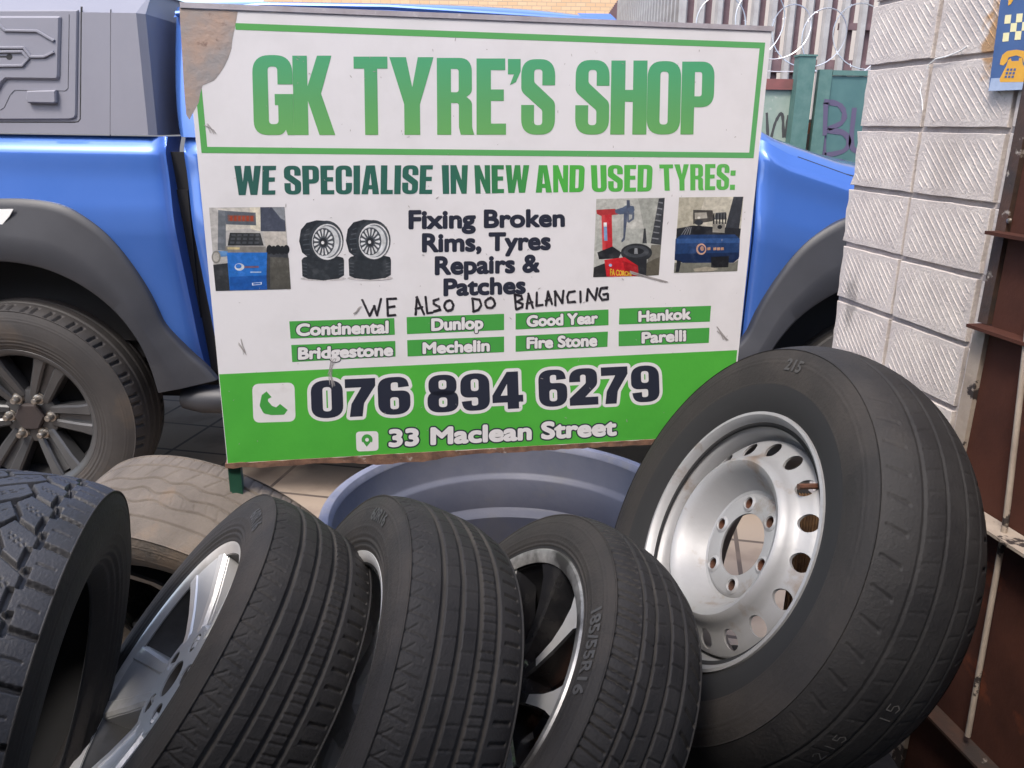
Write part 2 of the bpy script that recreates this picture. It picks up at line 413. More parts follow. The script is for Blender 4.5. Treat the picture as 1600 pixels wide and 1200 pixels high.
def tyre_mesh(name, R, W, rb, hw, hb, tread, N=1000, nz=110, drop=.016, rings=True, ridge=.0022, ex=3.2, bul=.9, groove_min=0):
    """Tyre of revolution about local Z; +Z is the outer face. R radius, W section width, rb bead radius, hw half tread width, hb half bead width."""
    h = R - drop - rb; hb = hb - .008
    side = cubic([(hb, rb), (hb + (W / 2 - hb) * bul + .001, rb + .16 * h), (W / 2 * 1.06, R - drop - .42 * h), (hw, R - drop)], 64)  # (z, r)
    if rings:   # rim protector and fine moulded rings
        r = side[:, 1]
        side[:, 0] += .0010 * np.exp(-((r - (rb + .10 * h)) / .005) ** 2) + .0013 * np.sin((r - rb) / h * 70) * np.exp(-((r - (rb + .25 * h)) / (.12 * h)) ** 2)
        for q_, w_ in ((.50, .0007), (.80, .0009), (.86, .0006)): side[:, 0] += w_ * np.exp(-((r - (rb + q_ * h)) / .0014) ** 2)
    rdg = np.array([(hw + .0012, R - drop + .0004), (hw + .0008 * (ridge > 0), R - drop + ridge), (hw - .0006, R - drop + ridge + .0002)])
    zt = np.linspace(hw - .0012, -hw + .0012, nz)
    rt = R - drop * (np.abs(zt) / hw) ** ex
    rt = np.minimum(rt, R)
    prof = np.concatenate([side, rdg, np.stack([zt, rt], 1), (rdg * [-1, 1])[::-1], (side * [-1, 1])[::-1]])
    it = len(side) + len(rdg)
    th = .009
    inner = cubic([(-hb + .004, rb - .002), (-W / 2 * 1.05, rb + .35 * h), (-hw * 1.1, R - drop - .006), (-hw * .6, R - .022)], 10)
    inner = np.concatenate([[(-hb + .002, rb - .006)], inner, (inner * [-1, 1])[::-1], [(hb - .002, rb - .006)]])
    P = len(prof); Q = len(inner)
    a = np.arange(N) * 2 * PI / N
    rr = np.repeat(prof[:, 1][:, None], N, 1)
    dep = tread(zt[:, None], a[None, :], R, hw)
    rr[it:it + nz] -= dep
    rr[it:it + nz] += .00045 * (rng.random((nz, N)) - .5)
    x = rr * np.cos(a); y = rr * np.sin(a); zz = np.repeat(prof[:, 0][:, None], N, 1)
    v1 = np.stack([x, y, zz], -1).reshape(-1, 3)
    v2 = np.stack([inner[:, 1][:, None] * np.cos(a), inner[:, 1][:, None] * np.sin(a), np.repeat(inner[:, 0][:, None], N, 1)], -1).reshape(-1, 3)
    v = np.concatenate([v1, v2]); T = P + Q
    i = np.arange(T)[:, None]; k = np.arange(N)[None, :]
    i2 = (i + 1) % T; k2 = (k + 1) % N
    f = np.stack([i * N + k, i2 * N + k, i2 * N + k2, i * N + k2], -1).reshape(-1, 4)
    me = bpy.data.meshes.new(name)
    me.vertices.add(len(v)); me.vertices.foreach_set('co', v.astype(np.float32).ravel())
    me.loops.add(f.size); me.loops.foreach_set('vertex_index', f.astype(np.int32).ravel())
    me.polygons.add(len(f)); me.polygons.foreach_set('loop_start', (np.arange(len(f)) * 4).astype(np.int32))
    me.polygons.foreach_set('use_smooth', np.ones(len(f), bool))
    row = np.repeat(np.arange(T), N); mi_ = ((row < it - 1) | (row >= it + nz)).astype(np.int32)
    mi_[row >= P] = 3
    if groove_min: mi_[it * N:(it + nz) * N][(dep > groove_min).ravel()] = 2
    me.polygons.foreach_set('material_index', mi_)
    me.update(calc_edges=True); me.validate()
    return me, side

def side_text(body, r0, size, ang, side, parent, sx=1.0, m=None, lift=.0015, dil=.0):
    """Raised sidewall lettering: follows the sidewall curve, letter tops outward, centred on ang (degrees)."""
    vs, fs = text2d(body); xs = [p[0] for p in vs]; x0 = (min(xs) + max(xs)) / 2
    rr, zz = side[:, 1], side[:, 0]
    mb = MB(); k = size / CAP
    offs = [(0, 0)] + [(dil * math.cos(q), dil * math.sin(q)) for q in np.arange(6) * PI / 3] if dil else [(0, 0)]
    for j, (ox, oy) in enumerate(offs):
        pts = []
        for x, y in vs:
            r = r0 + (y + oy) * k; a = math.radians(ang) - (x - x0 + ox) * k * sx / r0
            pts.append((r * math.cos(a), r * math.sin(a), float(np.interp(r, rr, zz)) + lift + j * 2e-5))
        mb.add(pts, fs)
    return mb.build('lettering', m or m_letter, parent, fixn=False)

def basis(th, ph):
    n = V((math.cos(ph) * math.cos(th), math.cos(ph) * math.sin(th), math.sin(ph)))
    u = V((0, 0, 1)); u = (u - n * u.dot(n)).normalized()
    return n, u, u.cross(n)
def wheel_root(name, label, cat, c, th, ph, group=None):
    n, u, x = basis(math.radians(th), math.radians(ph))
    m = M4.Identity(4)
    for i in range(3): m[i][0], m[i][1], m[i][2], m[i][3] = x[i], u[i], n[i], c[i]
    return thing(name, label, cat, mw=m, group=group)

def barrel(mb, r, hb, mi=0, well=.03):
    """rim barrel with flanges, as a lathe strip (r = bead seat radius)."""
    pr = [(r + .006, hb - .010), (r + .015, hb - .006), (r + .0165, hb - .001), (r + .014, hb + .0015), (r + .009, hb), (r + .003, hb - .004), (r - .004, hb - .012), (r - .007, hb - .03),
          (r - .010, hb - .05), (r - well, hb - .085), (r - well, -.01), (r - .012, -.035), (r - .010, -hb + .03), (r - .003, -hb + .008), (r + .010, -hb + .001), (r + .015, -hb + .004), (r + .006, -hb + .010)]
    mb.lathe(pr, 128, mi)
def spoke(mb, ang, st, ch=.004, mi=0, mit=None, mfrom=0):
    """st: (r, lateral centre, half width, top z, bottom z)."""
    ca, sa = math.cos(ang), math.sin(ang); vs = []
    for r, c, hw, zt, zb in st:
        c2 = min(ch, hw * .6)
        for t, z in ((c - hw, zb), (c - hw, zt - c2), (c - hw + c2, zt), (c + hw - c2, zt), (c + hw, zt - c2), (c + hw, zb)):
            vs.append((r * ca - t * sa, r * sa + t * ca, z))
    n = len(st)
    for i in range(n - 1):
        for k in range(6):
            mb.add([], [])
    fs = []; mm = []
    for i in range(n - 1):
        for k in range(6):
            fs.append((i * 6 + k, i * 6 + (k + 1) % 6, (i + 1) * 6 + (k + 1) % 6, (i + 1) * 6 + k)); mm.append(mit if (mit is not None and k == 2 and i >= mfrom) else mi)
    o = len(mb.v); mb.v += vs
    for f, q in zip(fs, mm): mb.f.append([o + i for i in f]); mb.mi.append(q); mb.sm.append(False)
    for f in (tuple(range(5, -1, -1)), tuple((n - 1) * 6 + k for k in range(6))): mb.f.append([o + i for i in f]); mb.mi.append(mi); mb.sm.append(False)
def cup(mb, x, y, r, z0, z1, mi=0, n=20, lip=.002):
    """open recess: ring lip and inner wall with floor."""
    vs = []; 
    for rr, z in ((r + lip, z0), (r, z0 + .0004), (r * .86, z1), (0.0005, z1)):
        for k in range(n): vs.append((x + rr * math.cos(2 * PI * k / n), y + rr * math.sin(2 * PI * k / n), z))
    fs = [(i * n + k, i * n + (k + 1) % n, (i + 1) * n + (k + 1) % n, (i + 1) * n + k) for i in range(3) for k in range(n)]
    mb.add(vs, fs, mi, False)

# --- wheel with silver five-spoke alloy
def bool_cut(name, mb, mats, holes, parent):
    """solid mb minus straight round holes (x, y, r) along local Z."""
    o = mb.build(name, mats, parent)
    c = MB()
    for x, y, r in holes:
        c.lathe([(1e-4, -.3), (r, -.3), (r, .3), (1e-4, .3)], 28); k = 4 * 28
        c.v[-k:] = [(a + x, b + y, z) for a, b, z in c.v[-k:]]
    co = c.build('cutter', mats[0])
    co.parent = parent
    md = o.modifiers.new('b', 'BOOLEAN'); md.operation = 'DIFFERENCE'; md.solver = 'EXACT'; md.object = co
    bpy.context.view_layer.update()
    me = bpy.data.meshes.new_from_object(o.evaluated_get(bpy.context.evaluated_depsgraph_get()))
    o.modifiers.clear(); old = o.data; o.data = me; bpy.data.meshes.remove(old)
    cm = co.data; bpy.data.objects.remove(co); bpy.data.meshes.remove(cm)
    me.polygons.foreach_set('use_smooth', np.ones(len(me.polygons), bool))
    try: me.set_sharp_from_angle(angle=math.radians(32))
    except Exception: pass
    return o

# c ------------------------------------------------------------
wc = wheel_root('alloy_wheel', 'worn tyre on a silver five-spoke alloy with pale blade highlights, leaning beside the knobbly tyre', 'wheel', (-.461, 1.032, .563), 193.3, 40.3, 'road wheels leaning in a row')
me, sd = tyre_mesh('tyre', .3065, .196, .203, .086, .083, tread_road, N=1200, nz=150, drop=.0105, groove_min=.0025)
me.materials.append(m_tyre_worn); [me.materials.append(q) for q in (m_side, m_groove, m_dark)]; tc_ = link('tyre', me, wc)
side_text('60R16', .256, .019, 100, sd, tc_, 1.0, dil=.03)
mb = MB(); barrel(mb, .203, .083)
mb.lathe([(.203 - .03, -.02), (.15, .0), (.10, -.02)], 96, 0)
rc = mb.build('rim', [m_alloy_in], wc)
mb = MB()
for k in range(5):
    A = math.radians(153 + 72 * k)
    for s in (-1, 1):
        spoke(mb, A, [(.055, s * .021, .012, .050, .0), (.09, s * .024, .012, .0535, .0), (.13, s * .033, .013, .0605, .008), (.17, s * .042, .014, .0705, .02), (.199, s * .049, .016, .0788, .03)], .005, 1)
    spoke(mb, A, [(.045, 0, .030, .049, .0), (.09, 0, .037, .0505, .0), (.13, 0, .047, .058, .008), (.17, 0, .057, .068, .02), (.199, 0, .066, .0768, .03)], .006)
hub_ = MB(); hub_.lathe([(.0005, .0), (.088, .0), (.095, .02), (.093, .040), (.084, .0515), (.034, .0525), (.0005, .0525)], 80)
hl = [(.057 * math.cos(math.radians(119 + 72 * k)), .057 * math.sin(math.radians(119 + 72 * k)), .0155) for k in range(5)]
bool_cut('hub', hub_, [m_alloy], hl + [(0, 0, .028)], wc)
m_rec = mat('lug_recess', (.10, .085, .072), rough=.6, metal=.2)
rec = MB()
for x, y, r in hl + [(0, 0, .028)]:
    st = len(rec.v); rec.lathe([(r - .0003, .050), (r * .9, .030), (.0004, .029)], 24); rec.v[st:] = [(p + x, q + y, z) for p, q, z in rec.v[st:]]
    rec.build('recess', m_rec, wc); rec = MB()
mb.lathe([(.198, .060), (.205, .076), (.2165, .0805), (.2185, .084), (.214, .0862), (.205, .083), (.197, .072)], 128, 1)
mb.build('spokes', [m_alloy, m_alloy_cut, m_rec], wc)
mb = MB(); mb.tube([(.187 * math.cos(math.radians(166)), .187 * math.sin(math.radians(166)), .035), (.182 * math.cos(math.radians(166)), .182 * math.sin(math.radians(166)), .066)], .0035)
mb.build('valve', m_brass, wc)
def hub_back(w, z=-.02, r=.17):
    m = MB(); m.lathe([(.001, z), (r, z)], 48); m.build('brake_side_cover', m_dark, w)

# d ------------------------------------------------------------
wd = wheel_root('alloy_wheel', 'worn tyre with only a thin bright rim edge showing, middle of the leaning row', 'wheel', (-.221, 1.011, .557), 195.5, 30.3, 'road wheels leaning in a row')
me, sd = tyre_mesh('tyre', .3175, .194, .203, .087, .080, tread_road, N=1200, nz=150, drop=.0135, bul=.45, groove_min=.0025)
me.materials.append(m_tyre); [me.materials.append(q) for q in (m_side, m_groove, m_dark)]; td = link('tyre', me, wd)
side_text('60R16', .264, .019, 108, sd, td, 1.0, dil=.03)
mb = MB(); barrel(mb, .203, .080); mb.build('rim', [m_alloy_cut], wd)
mb = MB()
for k in range(5):
    A = math.radians(18 + 72 * k)
    spoke(mb, A, [(.03, 0, .022, .03, -.01), (.10, 0, .018, .032, -.01), (.17, 0, .020, .045, .0), (.198, 0, .026, .062, .01)], .006)
mb.lathe([(.001, .03), (.05, .03), (.06, .02), (.06, -.01)], 48)
mb.build('spokes', [m_alloy], wd)

# e ------------------------------------------------------------
we = wheel_root('alloy_wheel', 'tyre lettered 185/55R16 on a black alloy with scuffed bright spoke ends', 'wheel', (.026, 1.030, .556), 189.8, 38.4, 'road wheels leaning in a row')
me, sd = tyre_mesh('tyre', .296, .184, .203, .079, .078, tread_city, N=1200, nz=130, bul=.35, groove_min=.0032)
me.materials.append(m_tyre); [me.materials.append(q) for q in (m_side, m_groove, m_dark)]; te = link('tyre', me, we)
side_text('185/55R16', .243, .0185, 50, sd, te, 1.0, dil=.03)
mb = MB(); barrel(mb, .203, .078); mb.build('rim', [m_alloy_black], we)
mb = MB()
for k in range(9):
    A = math.radians(75 + 40 * k)
    spoke(mb, A, [(.040, -.002, .010, .045, .0), (.08, -.002, .0095, .046, .0), (.12, -.001, .0120, .050, .004), (.15, 0, .0165, .056, .010), (.178, 0, .0230, .064, .018), (.2005, 0, .0400, .0715, .03)], .003, 0, 0 if k == 1 else 1, 1)
mb.lathe([(.001, .046), (.05, .046), (.058, .04), (.062, .0)], 64, 0)
mb.lathe([(.199, .064), (.205, .074), (.2165, .0765), (.2195, .080), (.216, .0828), (.205, .080), (.198, .074)], 128, 2)
mb.build('spokes', [m_alloy_black, m_alloy_cut, mat('scuffed_lip', (.40, .395, .39), rough=.35, metal=.4, col2=(.06, .058, .056), scale=9, lo=.42, hi=.62)], we)
mb = MB(); mb.lathe([(.145, -.015), (.13, -.012), (.06, -.012), (.06, -.02)], 64); mb.build('brake_disc', m_rusty, we)

# steel -----------------------------------------------------------
n_, u_, x_ = basis(math.radians(191.9), math.radians(26.8)); cs = V((.3464, 1.1966, .7564)) - n_ * .088
ws = wheel_root('road_wheel', 'big tyre on a silver steel rim with round vent holes, propped by the tiled pillar', 'wheel', cs, 191.9, 26.8)
me, sd = tyre_mesh('tyre', .361, .222, .203, .099, .084, tread_van, N=1100, nz=130, drop=.034, ridge=0, ex=2.3, bul=.15)
me.materials.append(m_tyre_worn); [me.materials.append(q) for q in (m_side, m_groove, m_dark)]; ts = link('tyre', me, ws)
side_text('215', .290, .019, 98, sd, ts, 1.0, dil=.03)
mb = MB()
def zoff(z): return z + .088
pr = [(.210, .076), (.217, .080), (.2195, .086), (.2185, .0895), (.2135, .090), (.209, .086), (.2055, .079), (.202, .072), (.1955, .066), (.192, .058), (.190, .046), (.187, .036), (.180, .030), (.176, .020), (.174, -.03), (.185, -.05), (.19, -.07), (.21, -.082), (.217, -.078)]
mb.lathe(pr, 160); rs = mb.build('rim', [m_steelrim], ws)
th = .0035
top = [(.0530, .046), (.060, .047), (.081, .047), (.085, .0460), (.089, .042), (.094, .044), (.106, .062), (.116, .079), (.124, .088), (.131, .091), (.137, .088), (.142, .080), (.147, .071), (.153, .066), (.166, .0595), (.177, .053), (.183, .046), (.184, .030)]
bot = [(r - .0015, z - th) for r, z in top]
bot[0] = (.0530, .046 - th); bot[-1] = (.1805, .030)
mb = MB(); mb.lathe(top + bot[::-1], 144, closed=True)
holes = [(.163 * math.cos(math.radians(103 + 360 / 17 * k)), .163 * math.sin(math.radians(103 + 360 / 17 * k)), .0145) for k in range(17)]
holes += [(.070 * math.cos(math.radians(60 * k)), .070 * math.sin(math.radians(60 * k)), .0088) for k in range(6)]
disc = bool_cut('rim_disc', mb, [m_steelrim], holes, ws)
for k in range(6):
    x, y = .070 * math.cos(math.radians(60 * k)), .070 * math.sin(math.radians(60 * k))
    mb = MB(); mb.lathe([(.0088, .0440), (.0088, .0475), (.0105, .0500), (.0145, .0478), (.0150, .0465)], 24)
    mb.v = [(a + x, b + y, z) for a, b, z in mb.v]; seat_ = mb.build('lug_seat', m_steelrim, ws)
    mb = MB(); mb.lathe([(.0088, .0478), (.0086, .043), (.0086, .036)], 20); mb.v = [(a + x, b + y, z) for a, b, z in mb.v]; mb.build('rust_ring', m_rusty, seat_)
A = math.radians(60); mb = MB(); mb.tube([(.186 * math.cos(A), .186 * math.sin(A), .040), (.168 * math.cos(A - .05), .168 * math.sin(A - .05), .083)], .0048); mb.build('valve', m_rusty, ws)
# chalk marks on the tread
def chalk(strokes, parent, Rr, w=.0016):
    mb = MB()
    for ln in strokes:
        for (z0, a0), (z1, a1) in zip(ln[:-1], ln[1:]):
            P = []
            dz, da = z1 - z0, (a1 - a0) * Rr; L = math.hypot(dz, da) or 1; nz_, na = -da / L * w / 2, dz / L * w / 2
            for z, a, s in ((z0, a0, 1), (z0, a0, -1), (z1, a1, -1), (z1, a1, 1)):
                zz, aa = z + s * nz_, a + s * na / Rr; P.append((Rr * math.cos(aa), Rr * math.sin(aa), zz))
            mb.add(P, [(0, 1, 2, 3)])
    mb.build('chalk_lettering', mat('chalk', (.16, .15, .14), rough=.9), parent, fixn=False)
def digit(ch, z, a, s, R):
    D = {'1': [[(0, .5), (1, .5)]], '2': [[(.8, .1), (1, .5), (.7, .9), (0, .05), (0, .95)]], '5': [[(1, .9), (1, .1), (.55, .1), (.6, .7), (.3, .95), (0, .6), (.1, .05)]]}[ch]
    return [[(z + p * s, a - (1 - q) * s * .7 / R) for p, q in ln] for ln in D]
ck = []
for ch, z, a in (('2', .026, -20), ('1', .026, -16.6), ('5', .026, -13.5), ('1', -.008, -5.5), ('5', -.008, -2.5)):
    ck += digit(ch, z, math.radians(a), .018, .37)
chalk(ck, ws, .3618)

# a ------------------------------------------------------------
wa = wheel_root('off_road_tyre', 'black chunky block tread tyre with no rim, standing in front of the truck wheel', 'tyre', (-.680, .885, .641), 11.7, -12.5)
me, sd = tyre_mesh('tyre', .320, .222, .19, .098, .082, tread_terrain, N=1300, nz=190, drop=.014, rings=True)
me.materials.append(m_tyre_grey); [me.materials.append(q) for q in (m_side, m_groove, m_dark)]; ta = link('tyre', me, wa)

# b ------------------------------------------------------------
wb = wheel_root('muddy_wheel', 'muddy brown worn tyre with a dark rim, leaning behind the sign leg', 'wheel', (-.670, 1.607, .375), -105.4, -24.6)
me, sd = tyre_mesh('tyre', .347, .226, .216, .103, .09, tread_wavy, N=1000, nz=120, drop=.012)
[me.materials.append(q) for q in (m_tyre_dirty, m_tyre_dirty, m_tyre_dirty, m_dark)]; link('tyre', me, wb)
mb = MB(); barrel(mb, .214, .088); 
mb.lathe([(.001, .02), (.06, .02), (.07, -.02), (.2, -.05)], 64)
mb.build('rim', [m_alloy_black], wb)
mb = MB()
for k in range(5):
    A = math.radians(62 + 72 * k)
    spoke(mb, A, [(.04, 0, .02, .045, .0), (.12, 0, .014, .052, .01), (.19, 0, .016, .070, .02), (.209, 0, .022, .076, .03)], .005)
mb.build('spokes', [m_gun], wb)

# ------------------------------------------------------------------ sign board
SK = .90
S0 = np.array([-.624 * SK, 1.643 * SK, 0.]); SA = math.atan2(.189, .982)
SU = np.array([math.cos(SA), math.sin(SA), 0]); SN = np.array([SU[1], -SU[0], 0])
O3 = np.array([0, 0, CZ])
def sp(x, y):
    d = ray(x, y); t = ((S0 - O3) @ SN) / (d @ SN); q = O3 + t * d
    return float((q - S0) @ SU), float(q[2])
sign = thing('sign_board', 'white and green tyre shop sign with a peeled rusty top corner, on two thin legs', 'sign', loc=tuple(S0), rz=SA)
SW, ZB, ZT = 1.185 * SK, CZ + SK * (.6675 - CZ), CZ + SK * (1.597 - CZ)
def sface(a, b, d): return (a, -d, b)
def sbox(mb, x0, z0, x1, z1, y0, y1, mi=0): mb.box((x0, y0, z0), (x1, y1, z1), mi)
mb = MB(); sbox(mb, .004, ZB + .006, SW - .004, ZT - .0090, 0, .003); mb.build('panel', m_vinyl, sign)
mb = MB(); ft = .022
sbox(mb, 0, ZT - .0085, SW, ZT, -.002, ft); sbox(mb, .010, ZB + .02, .030, ZT - .02, .0035, ft + .003); sbox(mb, SW - .030, ZB + .02, SW - .010, ZT - .02, .0035, ft + .003)
mb.build('frame', m_frame, sign)
# ragged rusty bottom edge
P = []
xs = np.linspace(0, SW, 70); lo = ZB - .001 - .003 * rng.random(70) - .008 * np.clip(np.sin(xs * 7.3 - .8) + .5 * np.sin(xs * 23), 0, 1.2); hi = ZB + .007 + .002 * rng.random(70)
mb = MB()
for d in (.0022,): pass
mb.add([(x, -.0022, z) for x, z in zip(xs, lo)] + [(x, -.0022, z) for x, z in zip(xs, hi)] + [(x, .018, z) for x, z in zip(xs, lo)] + [(x, .018, z) for x, z in zip(xs, hi)],
       [(i, i + 1, 71 + i, 70 + i) for i in range(69)] + [(140 + i, 141 + i, i + 1, i) for i in range(69)] + [(70 + i, 71 + i, 211 + i, 210 + i) for i in range(69)])
mb.build('rusted_edge', m_frust, sign)
for x in (.003, SW - .030):
    mb = MB(); sbox(mb, x, GZ, x + .024, ZB + .004, .006, .030); sbox(mb, x, ZB + .0042, x + .024, ZT - .03, .026, .040); mb.build('leg', m_legg, sign)

class Flat:
    """flat printed shapes on the sign, in sign coordinates (u, z), at layer depth d."""
    def __init__(s): s.mb = MB()
    def poly(s, pts, d, mi=0):
        vs, fs = fill2d([pts]); s.mb.add([(a, -d * .4, b) for a, b in vs], fs, mi); return s
    def cont(s, cs, d, mi=0):
        vs, fs = fill2d(cs); s.mb.add([(a, -d * .4, b) for a, b in vs], fs, mi); return s
    def px(s, pts, d, mi=0): return s.poly([sp(*p) for p in pts], d, mi)
    def done(s, name, mats, parent=sign): return s.mb.build(name, mats, parent, fixn=False)

def text_line(fl, body, bl, br, tl, tr, d, mi=0, dil=0., n=10, vf=None):
    """text fitted to a quadrilateral given by pixel corners (baseline left/right, cap line left/right); dil in metres."""
    vs, fs = vf or text2d(body); cap = 1. if vf else CAP
    xs = [p[0] for p in vs]; x0, x1 = min(xs), max(xs)
    q = [sp(*p) for p in (bl, br, tl, tr)]
    def mp(x, y):
        t = (x - x0) / (x1 - x0); s = y / cap
        b = [q[0][i] * (1 - t) + q[1][i] * t for i in (0, 1)]; c = [q[2][i] * (1 - t) + q[3][i] * t for i in (0, 1)]
        return b[0] * (1 - s) + c[0] * s, b[1] * (1 - s) + c[1] * s
    base = [mp(*p) for p in vs]
    offs = [(0, 0)] + [(dil * math.cos(a), dil * math.sin(a)) for a in np.arange(n) * 2 * PI / n] if dil else [(0, 0)]
    for j, (ox, oz) in enumerate(offs):
        fl.mb.add([(a + ox, -(d + j * 6e-6) * .4, b + oz) for a, b in base], fs, mi)

# heavy condensed capitals, drawn as outlines (x, y, corner radius)
G_ = {
 'G': [[(.5, .64), (.5, 1, .22), (0, 1, .22), (0, 0, .22), (.36, 0, .12), (.4, .07), (.42, 0), (.5, 0), (.5, .52), (.27, .52), (.27, .38), (.31, .38), (.31, .14, .05), (.19, .14, .05), (.19, .86, .05), (.31, .86, .05), (.31, .64)]],
 'K': [[(0, 0), (0, 1), (.2, 1), (.2, .62), (.34, 1), (.54, 1), (.385, .53), (.57, 0), (.35, 0), (.2, .44), (.2, 0)]],
 'T': [[(.16, 0), (.16, .85), (0, .85), (0, 1), (.52, 1), (.52, .85), (.36, .85), (.36, 0)]],
 'Y': [[(.18, 0), (.18, .4), (0, 1), (.21, 1), (.285, .62), (.36, 1), (.56, 1), (.38, .4), (.38, 0)]],
 'R': [[(0, 0), (0, 1), (.5, 1, .18), (.5, .55, .1), (.42, .5), (.5, .44, .09), (.5, .1, .1), (.53, 0), (.335, 0), (.31, .1, .05), (.31, .42, .04), (.2, .42), (.2, 0)], [(.2, .56), (.31, .56, .04), (.31, .86, .04), (.2, .86)]],
 'E': [[(0, 0), (0, 1), (.4, 1), (.4, .85), (.2, .85), (.2, .6), (.38, .6), (.38, .45), (.2, .45), (.2, .15), (.41, .15), (.41, 0)]],
 "'": [[(0, .80), (0, 1), (.19, 1), (.19, .84, .05), (.12, .70), (.03, .66), (.09, .80)]],
 'S': [[(.5, .66), (.5, 1, .22), (0, 1, .22), (0, .58, .12), (.31, .33, .06), (.31, .13, .05), (.19, .13, .05), (.19, .4), (0, .4), (0, 0, .22), (.5, 0, .22), (.5, .44, .12), (.19, .70, .06), (.19, .87, .05), (.31, .87, .05), (.31, .66)]],
 'H': [[(0, 0), (0, 1), (.2, 1), (.2, .61), (.31, .61), (.31, 1), (.51, 1), (.51, 0), (.31, 0), (.31, .45), (.2, .45), (.2, 0)]],
 'O': [[(0, 0, .22), (.5, 0, .22), (.5, 1, .22), (0, 1, .22)], [(.19, .14, .05), (.31, .14, .05), (.31, .86, .05), (.19, .86, .05)]],
 'P': [[(0, 0), (0, 1), (.5, 1, .2), (.5, .38, .2), (.2, .38), (.2, 0)], [(.2, .53), (.31, .53, .04), (.31, .86, .04), (.2, .86)]],
 'W': [[(.1, 0), (0, 1), (.19, 1), (.235, .45), (.3, 1), (.47, 1), (.535, .45), (.58, 1), (.77, 1), (.67, 0), (.46, 0), (.385, .5), (.31, 0)]],
 'C': [[(.5, .62), (.5, 1, .22), (0, 1, .22), (0, 0, .22), (.5, 0, .22), (.5, .4), (.31, .4), (.31, .14, .05), (.19, .14, .05), (.19, .86, .05), (.31, .86, .05), (.31, .62)]],
 'I': [[(0, 0), (.2, 0), (.2, 1), (0, 1)]],
 'A': [[(0, 0), (.14, 1), (.41, 1), (.55, 0), (.345, 0), (.33, .17), (.22, .17), (.205, 0)], [(.235, .32), (.315, .32), (.275, .74)]],
 'L': [[(0, 0), (0, 1), (.2, 1), (.2, .15), (.38, .15), (.38, 0)]],
 'N': [[(0, 0), (0, 1), (.17, 1), (.33, .48), (.33, 1), (.5, 1), (.5, 0), (.34, 0), (.17, .52), (.17, 0)]],
 'U': [[(0, 1), (.2, 1), (.2, .14, .05), (.31, .14, .05), (.31, 1), (.51, 1), (.51, 0, .22), (0, 0, .22)]],
 'D': [[(0, 0), (0, 1), (.5, 1, .2), (.5, 0, .2)], [(.2, .15), (.31, .15, .04), (.31, .85, .04), (.2, .85)]],
 ':': [[(0, 0), (.2, 0), (.2, .2), (0, .2)], [(0, .55), (.2, .55), (.2, .75), (0, .75)]],
 '0': [[(0, 0, .31), (.62, 0, .31), (.62, 1, .31), (0, 1, .31)], [(.225, .18, .085), (.395, .18, .085), (.395, .82, .085), (.225, .82, .085)]],
 '7': [[(0, .77), (0, 1), (.62, 1), (.62, .80), (.38, .35, .2), (.34, 0), (.08, 0), (.12, .34, .2), (.33, .77)]],
 '6': [[(.40, .72), (.62, .74), (.58, 1, .22), (0, 1, .36), (0, 0, .31), (.64, 0, .31), (.64, .64, .26), (.26, .64, .06), (.26, .86, .1), (.40, .86, .05)], [(.24, .15, .08), (.41, .15, .08), (.41, .47, .08), (.24, .47, .08)]],
 '4': [[(.34, 1), (.60, 1), (.60, .37), (.70, .37), (.70, .18), (.60, .18), (.60, 0), (.34, 0), (.34, .18), (0, .18), (0, .38)], [(.34, .37), (.19, .37), (.34, .68)]],
 '2': [[(0, .64), (0, 1, .3), (.61, 1, .3), (.61, .55, .25), (.34, .22), (.62, .22), (.62, 0), (0, 0), (0, .20), (.36, .60, .1), (.36, .83, .08), (.24, .83, .06), (.24, .64)]],
}
G_['9'] = [[(.64 - p[0], 1 - p[1], *p[2:]) for p in c] for c in G_['6']]
G_['8a'] = [[(0, 0, .27), (.64, 0, .27), (.64, .58, .25), (0, .58, .25)], [(.235, .14, .08), (.405, .14, .08), (.405, .40, .08), (.235, .40, .08)]]
G_['8b'] = [[(.03, .44, .25), (.61, .44, .25), (.61, 1, .26), (.03, 1, .26)], [(.24, .62, .07), (.40, .62, .07), (.40, .86, .07), (.24, .86, .07)]]
_gc = {}
def glyph(ch):
    if ch not in _gc:
        if ch == '8':
            a, b = glyph('8a'), glyph('8b'); _gc[ch] = (a[0] + b[0], a[1] + [tuple(i + len(a[0]) for i in f) for f in b[1]])
        else: _gc[ch] = fill2d([rounded(c) for c in G_[ch]])
    return _gc[ch]
def word(body, gap=.045):
    vs, fs, x = [], [], 0.
    for ch in body:
        g = glyph(ch); o = len(vs); vs += [(a + x, b) for a, b in g[0]]; fs += [tuple(o + i for i in f) for f in g[1]]
        x = max(p[0] for p in vs) + gap
    return vs, fs

# peeled corner, border, green band and boxes
peel = [(372, 19), (367, 45), (364, 62), (361, 75), (356, 92), (350, 105), (343, 117), (335, 125), (325, 129), (316, 134), (313, 147), (310, 160), (303, 173), (296, 187), (291, 180), (287, 130), (283, 70), (280, 12), (300, 14), (330, 16), (352, 17)]
fl = Flat(); fl.px([(a + random.uniform(-1, 1), b + random.uniform(-1, 1)) for a, b in peel], .0006); fl.done('bare_metal_patch', m_galv)
def quadband(fl, out, th, d):
    o = [sp(*p) for p in out]; u0, u1 = o[0][0], o[1][0]; z0, z1 = o[2][1], o[0][1]
    fl.cont([[(u0, z0), (u1, z0), (u1, z1), (u0, z1)], [(u0 + th, z0 + th), (u1 - th, z0 + th), (u1 - th, z1 - th), (u0 + th, z1 - th)]], d)
fl = Flat(); B0 = sp(314, 239); B1 = sp(1180, 66); B2 = sp(1178, 239)
u0, u1, z0, z1 = B0[0] + .001, sp(1185, 150)[0] + .003, B0[1], B1[1]
th = .0105
pu, pz = sp(368, 45)[0], sp(316, 136)[1]
